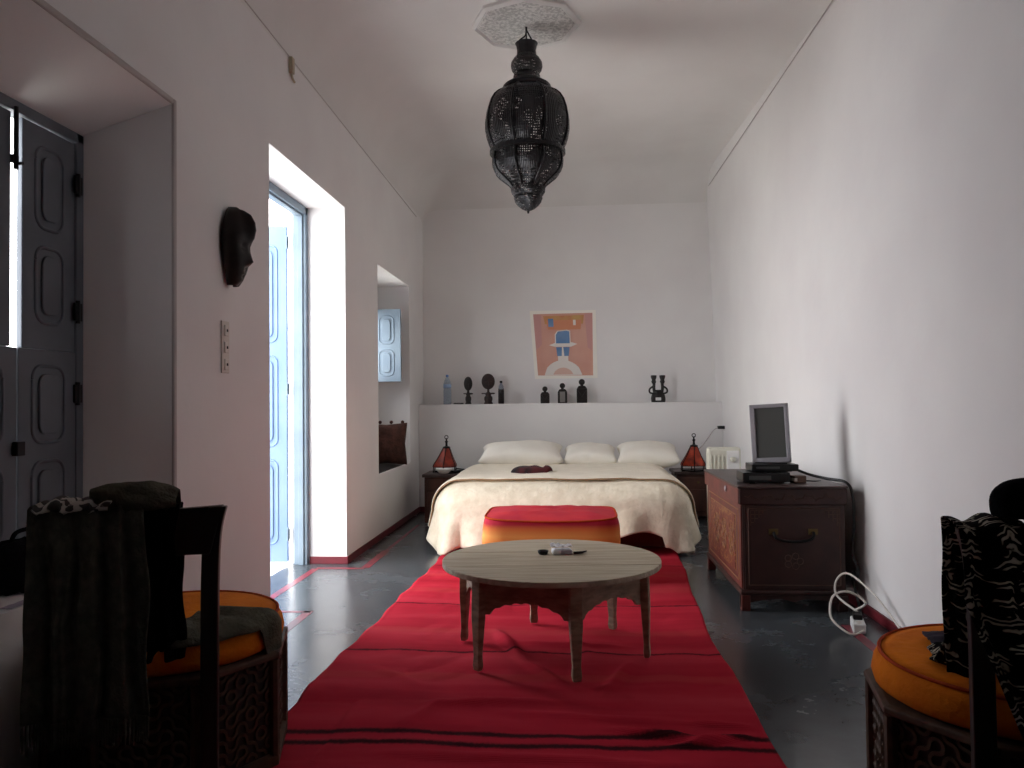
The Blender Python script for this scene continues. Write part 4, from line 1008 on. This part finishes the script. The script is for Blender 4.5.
def drapecloth(name, ch, x0, x1, zf, zr, m, label, cat, off=.012, zt=.858, nfold=5, amp=.012, seed=0, yr=-AP - .027, half=.022, fringe=0, widen=0.0, bottom_wave=.0, nu=60, nv=60, kick=0.0, inset=0.0):
    """cloth hung over a chair's top rail; zf / zr = lowest heights in front of / behind the back"""
    bm = nb(); uvl = bm.loops.layers.uv.new('UVMap')
    Lf = zt - zf; Lr = zt - zr; arc = PI * (half + off); tot = Lf + arc + Lr
    def fn(u, v):
        s = v * tot; x = x0 + u * (x1 - x0); rr = half + off
        w = math.sin(u * nfold * 2 * PI + seed) + .5 * math.sin(u * nfold * 4.3 * PI + seed * 2)
        if s < Lf: y = rr; z = zf + s; hang = (Lf - s)
        elif s > Lf + arc: y = -rr; z = zt - (s - Lf - arc); hang = s - Lf - arc
        else:
            a = (s - Lf) / arc * PI; y = rr * math.cos(a); z = zt + rr * math.sin(a) * .3; hang = 0
        am = amp * min(1, .35 + hang / .2)
        sg = 1 if y >= 0 else -1
        y = y + sg * (abs(am) + am * w)
        if sg < 0: y -= kick * hang; x += inset * max(0, hang - .15) * (1 - u)
        x += (u - .5) * widen * hang + .02 * nz(u * 4 + seed, v * 5, seed) + .004 * w
        if hang > .3: z += bottom_wave * (hang - .3) * math.sin(u * 7 + seed)
        return Vector((x, y + yr, z + .008 * w * (1 if hang == 0 else .3)))
    grid(bm, fn, nu, nv, uvl, lambda a, b: (a * (x1 - x0), b * tot))
    o = obj(name, bm, m, None, True, solid=.004)
    o.location = (ch[0], ch[1], 0); o.rotation_euler = (0, 0, ch[2])
    tag(o, label, cat)
    if fringe:
        bm = nb(); n_ = 46
        for i in range(n_):
            u = (i + .5) / n_; p = fn(u, 1.0); q = p + Vector((.012 * nz(i, 3), .01 * nz(i, 7), -fringe * (0.8 + .3 * nz(i * .7, 1))))
            tube(bm, [p, (p + q) / 2 + Vector((.004 * nz(i, 9), 0, 0)), q], [.004, .0045, .002], 5)
        f = obj('fringe', bm, m, o); f['kind'] = 'stuff'
    return o
drapecloth('long_scarf', LC, -.27, .02, .40, .30, M['olive'], 'long charcoal fringed scarf hanging down the back of the left chair', 'scarf', nfold=4, amp=.016, seed=1, fringe=.09, widen=.05, off=.022)
drapecloth('patterned_scarf', LC, -.25, -.07, .60, .865, mat('patterned_cotton', (48, 46, 44), .9, col2=(170, 164, 156), scale=42, detail=1, lo=.52, hi=.56), 'black and white patterned scarf bunched on top of the left chair back', 'scarf', nfold=2.5, amp=.006, seed=4, off=.046, zt=.872)
drapecloth('black_garment', LC, -.06, .10, .42, .70, M['blackcloth'], 'black garment hanging inside the back opening of the left chair', 'garment', nfold=3, amp=.008, seed=2, off=.004)
# rolled jacket on top of the back
bm = nb()
def roll(u, v):
    a = 2 * PI * v; x = -.125 + .225 * u
    tap = math.sin(PI * min(1, max(0, .06 + .88 * u))) ** .3
    r = .040 * tap * (1 + .15 * nz(u * 5, math.cos(a) * 2, math.sin(a) * 2))
    rid = .006 * math.sin(3 * a + u * 4)
    return Vector((x, -AP - .03 + (r * 1.35 + rid) * math.cos(a),   .900 - .018 * u * u + (r + rid) * math.sin(a)))
grid(bm, roll, 40, 32)
o = obj('rolled_jacket', bm, M['olive2'], None, True); o.location = (LC[0], LC[1], 0); o.rotation_euler = (0, 0, LC[2]); tag(o, 'dark olive rolled jacket lying along the top of the left chair back', 'jacket')
# sleeve of cloth over the seat of the left chair
bm = nb()
def seatcloth(u, v):
    # band going over the side of the cushion
    a = math.radians(-78 + 66 * u); s = v * (.205 + .11 * max(0, min(1, (u - .68) / .1))); R1_ = .16
    if s < .15: r = R1_ + s; z = .480
    elif s < .21:
        th = (s - .15) / .06 * PI / 2; r = .31 + .050 * math.sin(th); z = .480 - .04 * (1 - math.cos(th))
    else: r = .362 + .002 * math.sin(u * 20); z = .440 - (s - .21)
    z += .008 * (1 + math.sin(u * 16 + 1)) * (1 if s < .15 else .2)
    return Vector(((r + .004 * math.sin(u * 23)) * math.cos(a), (r + .004 * math.sin(u * 23)) * math.sin(a), z + .006))
grid(bm, seatcloth, 40, 30); o = obj('olive_cloth', bm, M['olive2'], None, True, solid=.004); o.location = (LC[0], LC[1], 0); o.rotation_euler = (0, 0, LC[2]); tag(o, 'olive grey cloth thrown over the orange cushion of the left chair', 'cloth')

drapecloth('zebra_throw', RC_, -.245, .27, .50, .10, M['zebra'], 'black and beige zebra print throw over the right chair back', 'throw', nfold=4, amp=.018, seed=3, off=.040, zt=.858, widen=-.04, kick=.05, inset=.36)
# flap on the seat
bm = nb(); uvl = bm.loops.layers.uv.new('UVMap')
def flap(u, v):
    x = -.225 + .22 * u; s = v * .42
    if s < .16: y = -AP + .03 + s; z = .482 + (.16 - s) * 1.2
    else: y = -AP + .19 + (s - .16) * .5; z = .474
    return Vector((x + .01 * math.sin(v * 9), y + .01 * math.sin(u * 9), z + .010 * math.sin(u * 12 + v * 6) + .008))
grid(bm, flap, 24, 24, uvl, lambda a, b: (a * .22, b * .42)); o = obj('zebra_sleeve', bm, M['zebra'], None, True, solid=.006); o.location = (RC_[0], RC_[1], 0); o.rotation_euler = (0, 0, RC_[2]); tag(o, 'end of a zebra print garment lying on the right orange cushion', 'garment')
bm = nb()
grid(bm, lambda u, v: Vector((-.20 + .17 * u, .0 + .12 * v, .482 + .022 * math.sin(PI * u) * math.sin(PI * v) + .008 * nz(u * 4, v * 4))), 14, 14); o = obj('dark_cloth', bm, mat('dark_purple_cloth', (34, 24, 42), .95), None, True, solid=.008); o.location = (RC_[0], RC_[1], 0); o.rotation_euler = (0, 0, RC_[2]); tag(o, 'small dark purple cloth on the right orange cushion behind the zebra print', 'cloth')
# black hat on the top of the right chair back
bm = nb()
def hat(u, v):
    a = 2 * PI * u; q = math.sin(PI * v); h = -math.cos(PI * v)
    r = .085 * q ** .6 * (1 + .28 * nz(math.cos(a) * 1.5, math.sin(a) * 1.5, v * 2))
    return Vector((r * math.cos(a) * 1.15, r * math.sin(a) * .8, .052 * max(h, -.6) + .022 * nz(math.cos(a) * 1.5, v * 3, 4)))
grid(bm, hat, 36, 18); o = obj('black_hat', bm, M['blackcloth'], None, True); o.location = (1.03, 1.845, .915); tag(o, 'soft black hat on top of the right chair back', 'hat')

# ================================================================ SILL THINGS
pillow('niche_cushion', (-1.75, 7.32, .77), (math.radians(78), 0, math.radians(10)), .20, .20, .075, M['cushion_brown'], 'brown square cushion standing on the niche sill', None, cat='cushion')
nc = bpy.data.objects['niche_cushion']
for k in range(4):
    bm = nb(); T = Matrix.Translation((-.16 + k * .105, .205, 0)); lathe(bm, [(.017 * math.cos(a), .017 * math.sin(a)) for a in [(-80 + 20 * k_) * PI / 180 for k_ in range(9)]], 12, T=T); obj('pompom', bm, M['cushion_brown'], nc, True)
bm = nb(); 
def mat_(u, v): return Vector((-1.95 + .30 * u, 6.62 + 1.1 * v, .552 + .022 * math.sin(PI * u) ** .3 * math.sin(PI * v) ** .2))
grid(bm, mat_, 16, 30); o = obj('seat_mat', bm, mat('dark_brown_felt', (34, 24, 22), .95), None, True, solid=.004); tag(o, 'thin dark seat mat on the niche sill under the cushion', 'mat')
# near sill
bm = nb()
def bag(u, v):
    a = 2 * PI * u; q = math.sin(PI * v) ** .6; h = -math.cos(PI * v)
    return Vector((.10 * q * math.cos(a), .20 * q * math.sin(a), .10 + .10 * h + .02 * nz(math.cos(a) * 2, math.sin(a) * 2, v * 3)))
t = thing('dark_bag', 'dark soft bag standing on the near window sill', 'bag', (-1.78, 2.45, RS)); t.scale = (.8, .8, .8)
grid(bm, bag, 32, 16); obj('body', bm, M['blackcloth'], t, True)
bm = nb(); tube(bm, spline([(0, -.08, .19), (0, -.05, .235), (0, .05, .235), (0, .08, .19)], 5), .009); obj('handle', bm, M['blackcloth'], t, True)
bm = nb(); grid(bm, lambda u, v: Vector((-1.70 + .06 * u, 2.14 + .12 * v + .02 * u, RS + .004 + .012 * abs(nz(u * 3, v * 3, 1)))), 8, 10); 
bm.free()
bm = nb(); grid(bm, lambda u, v: Vector((-1.67 + .035 * u, 2.195 + .16 * v, RS + .003 + .012 * abs(nz(u * 3, v * 3, 1)))), 8, 10)
o = obj('paper_sheet', bm, M['lilac'], None, solid=.001); tag(o, 'crumpled pale paper on the near window sill', 'paper')
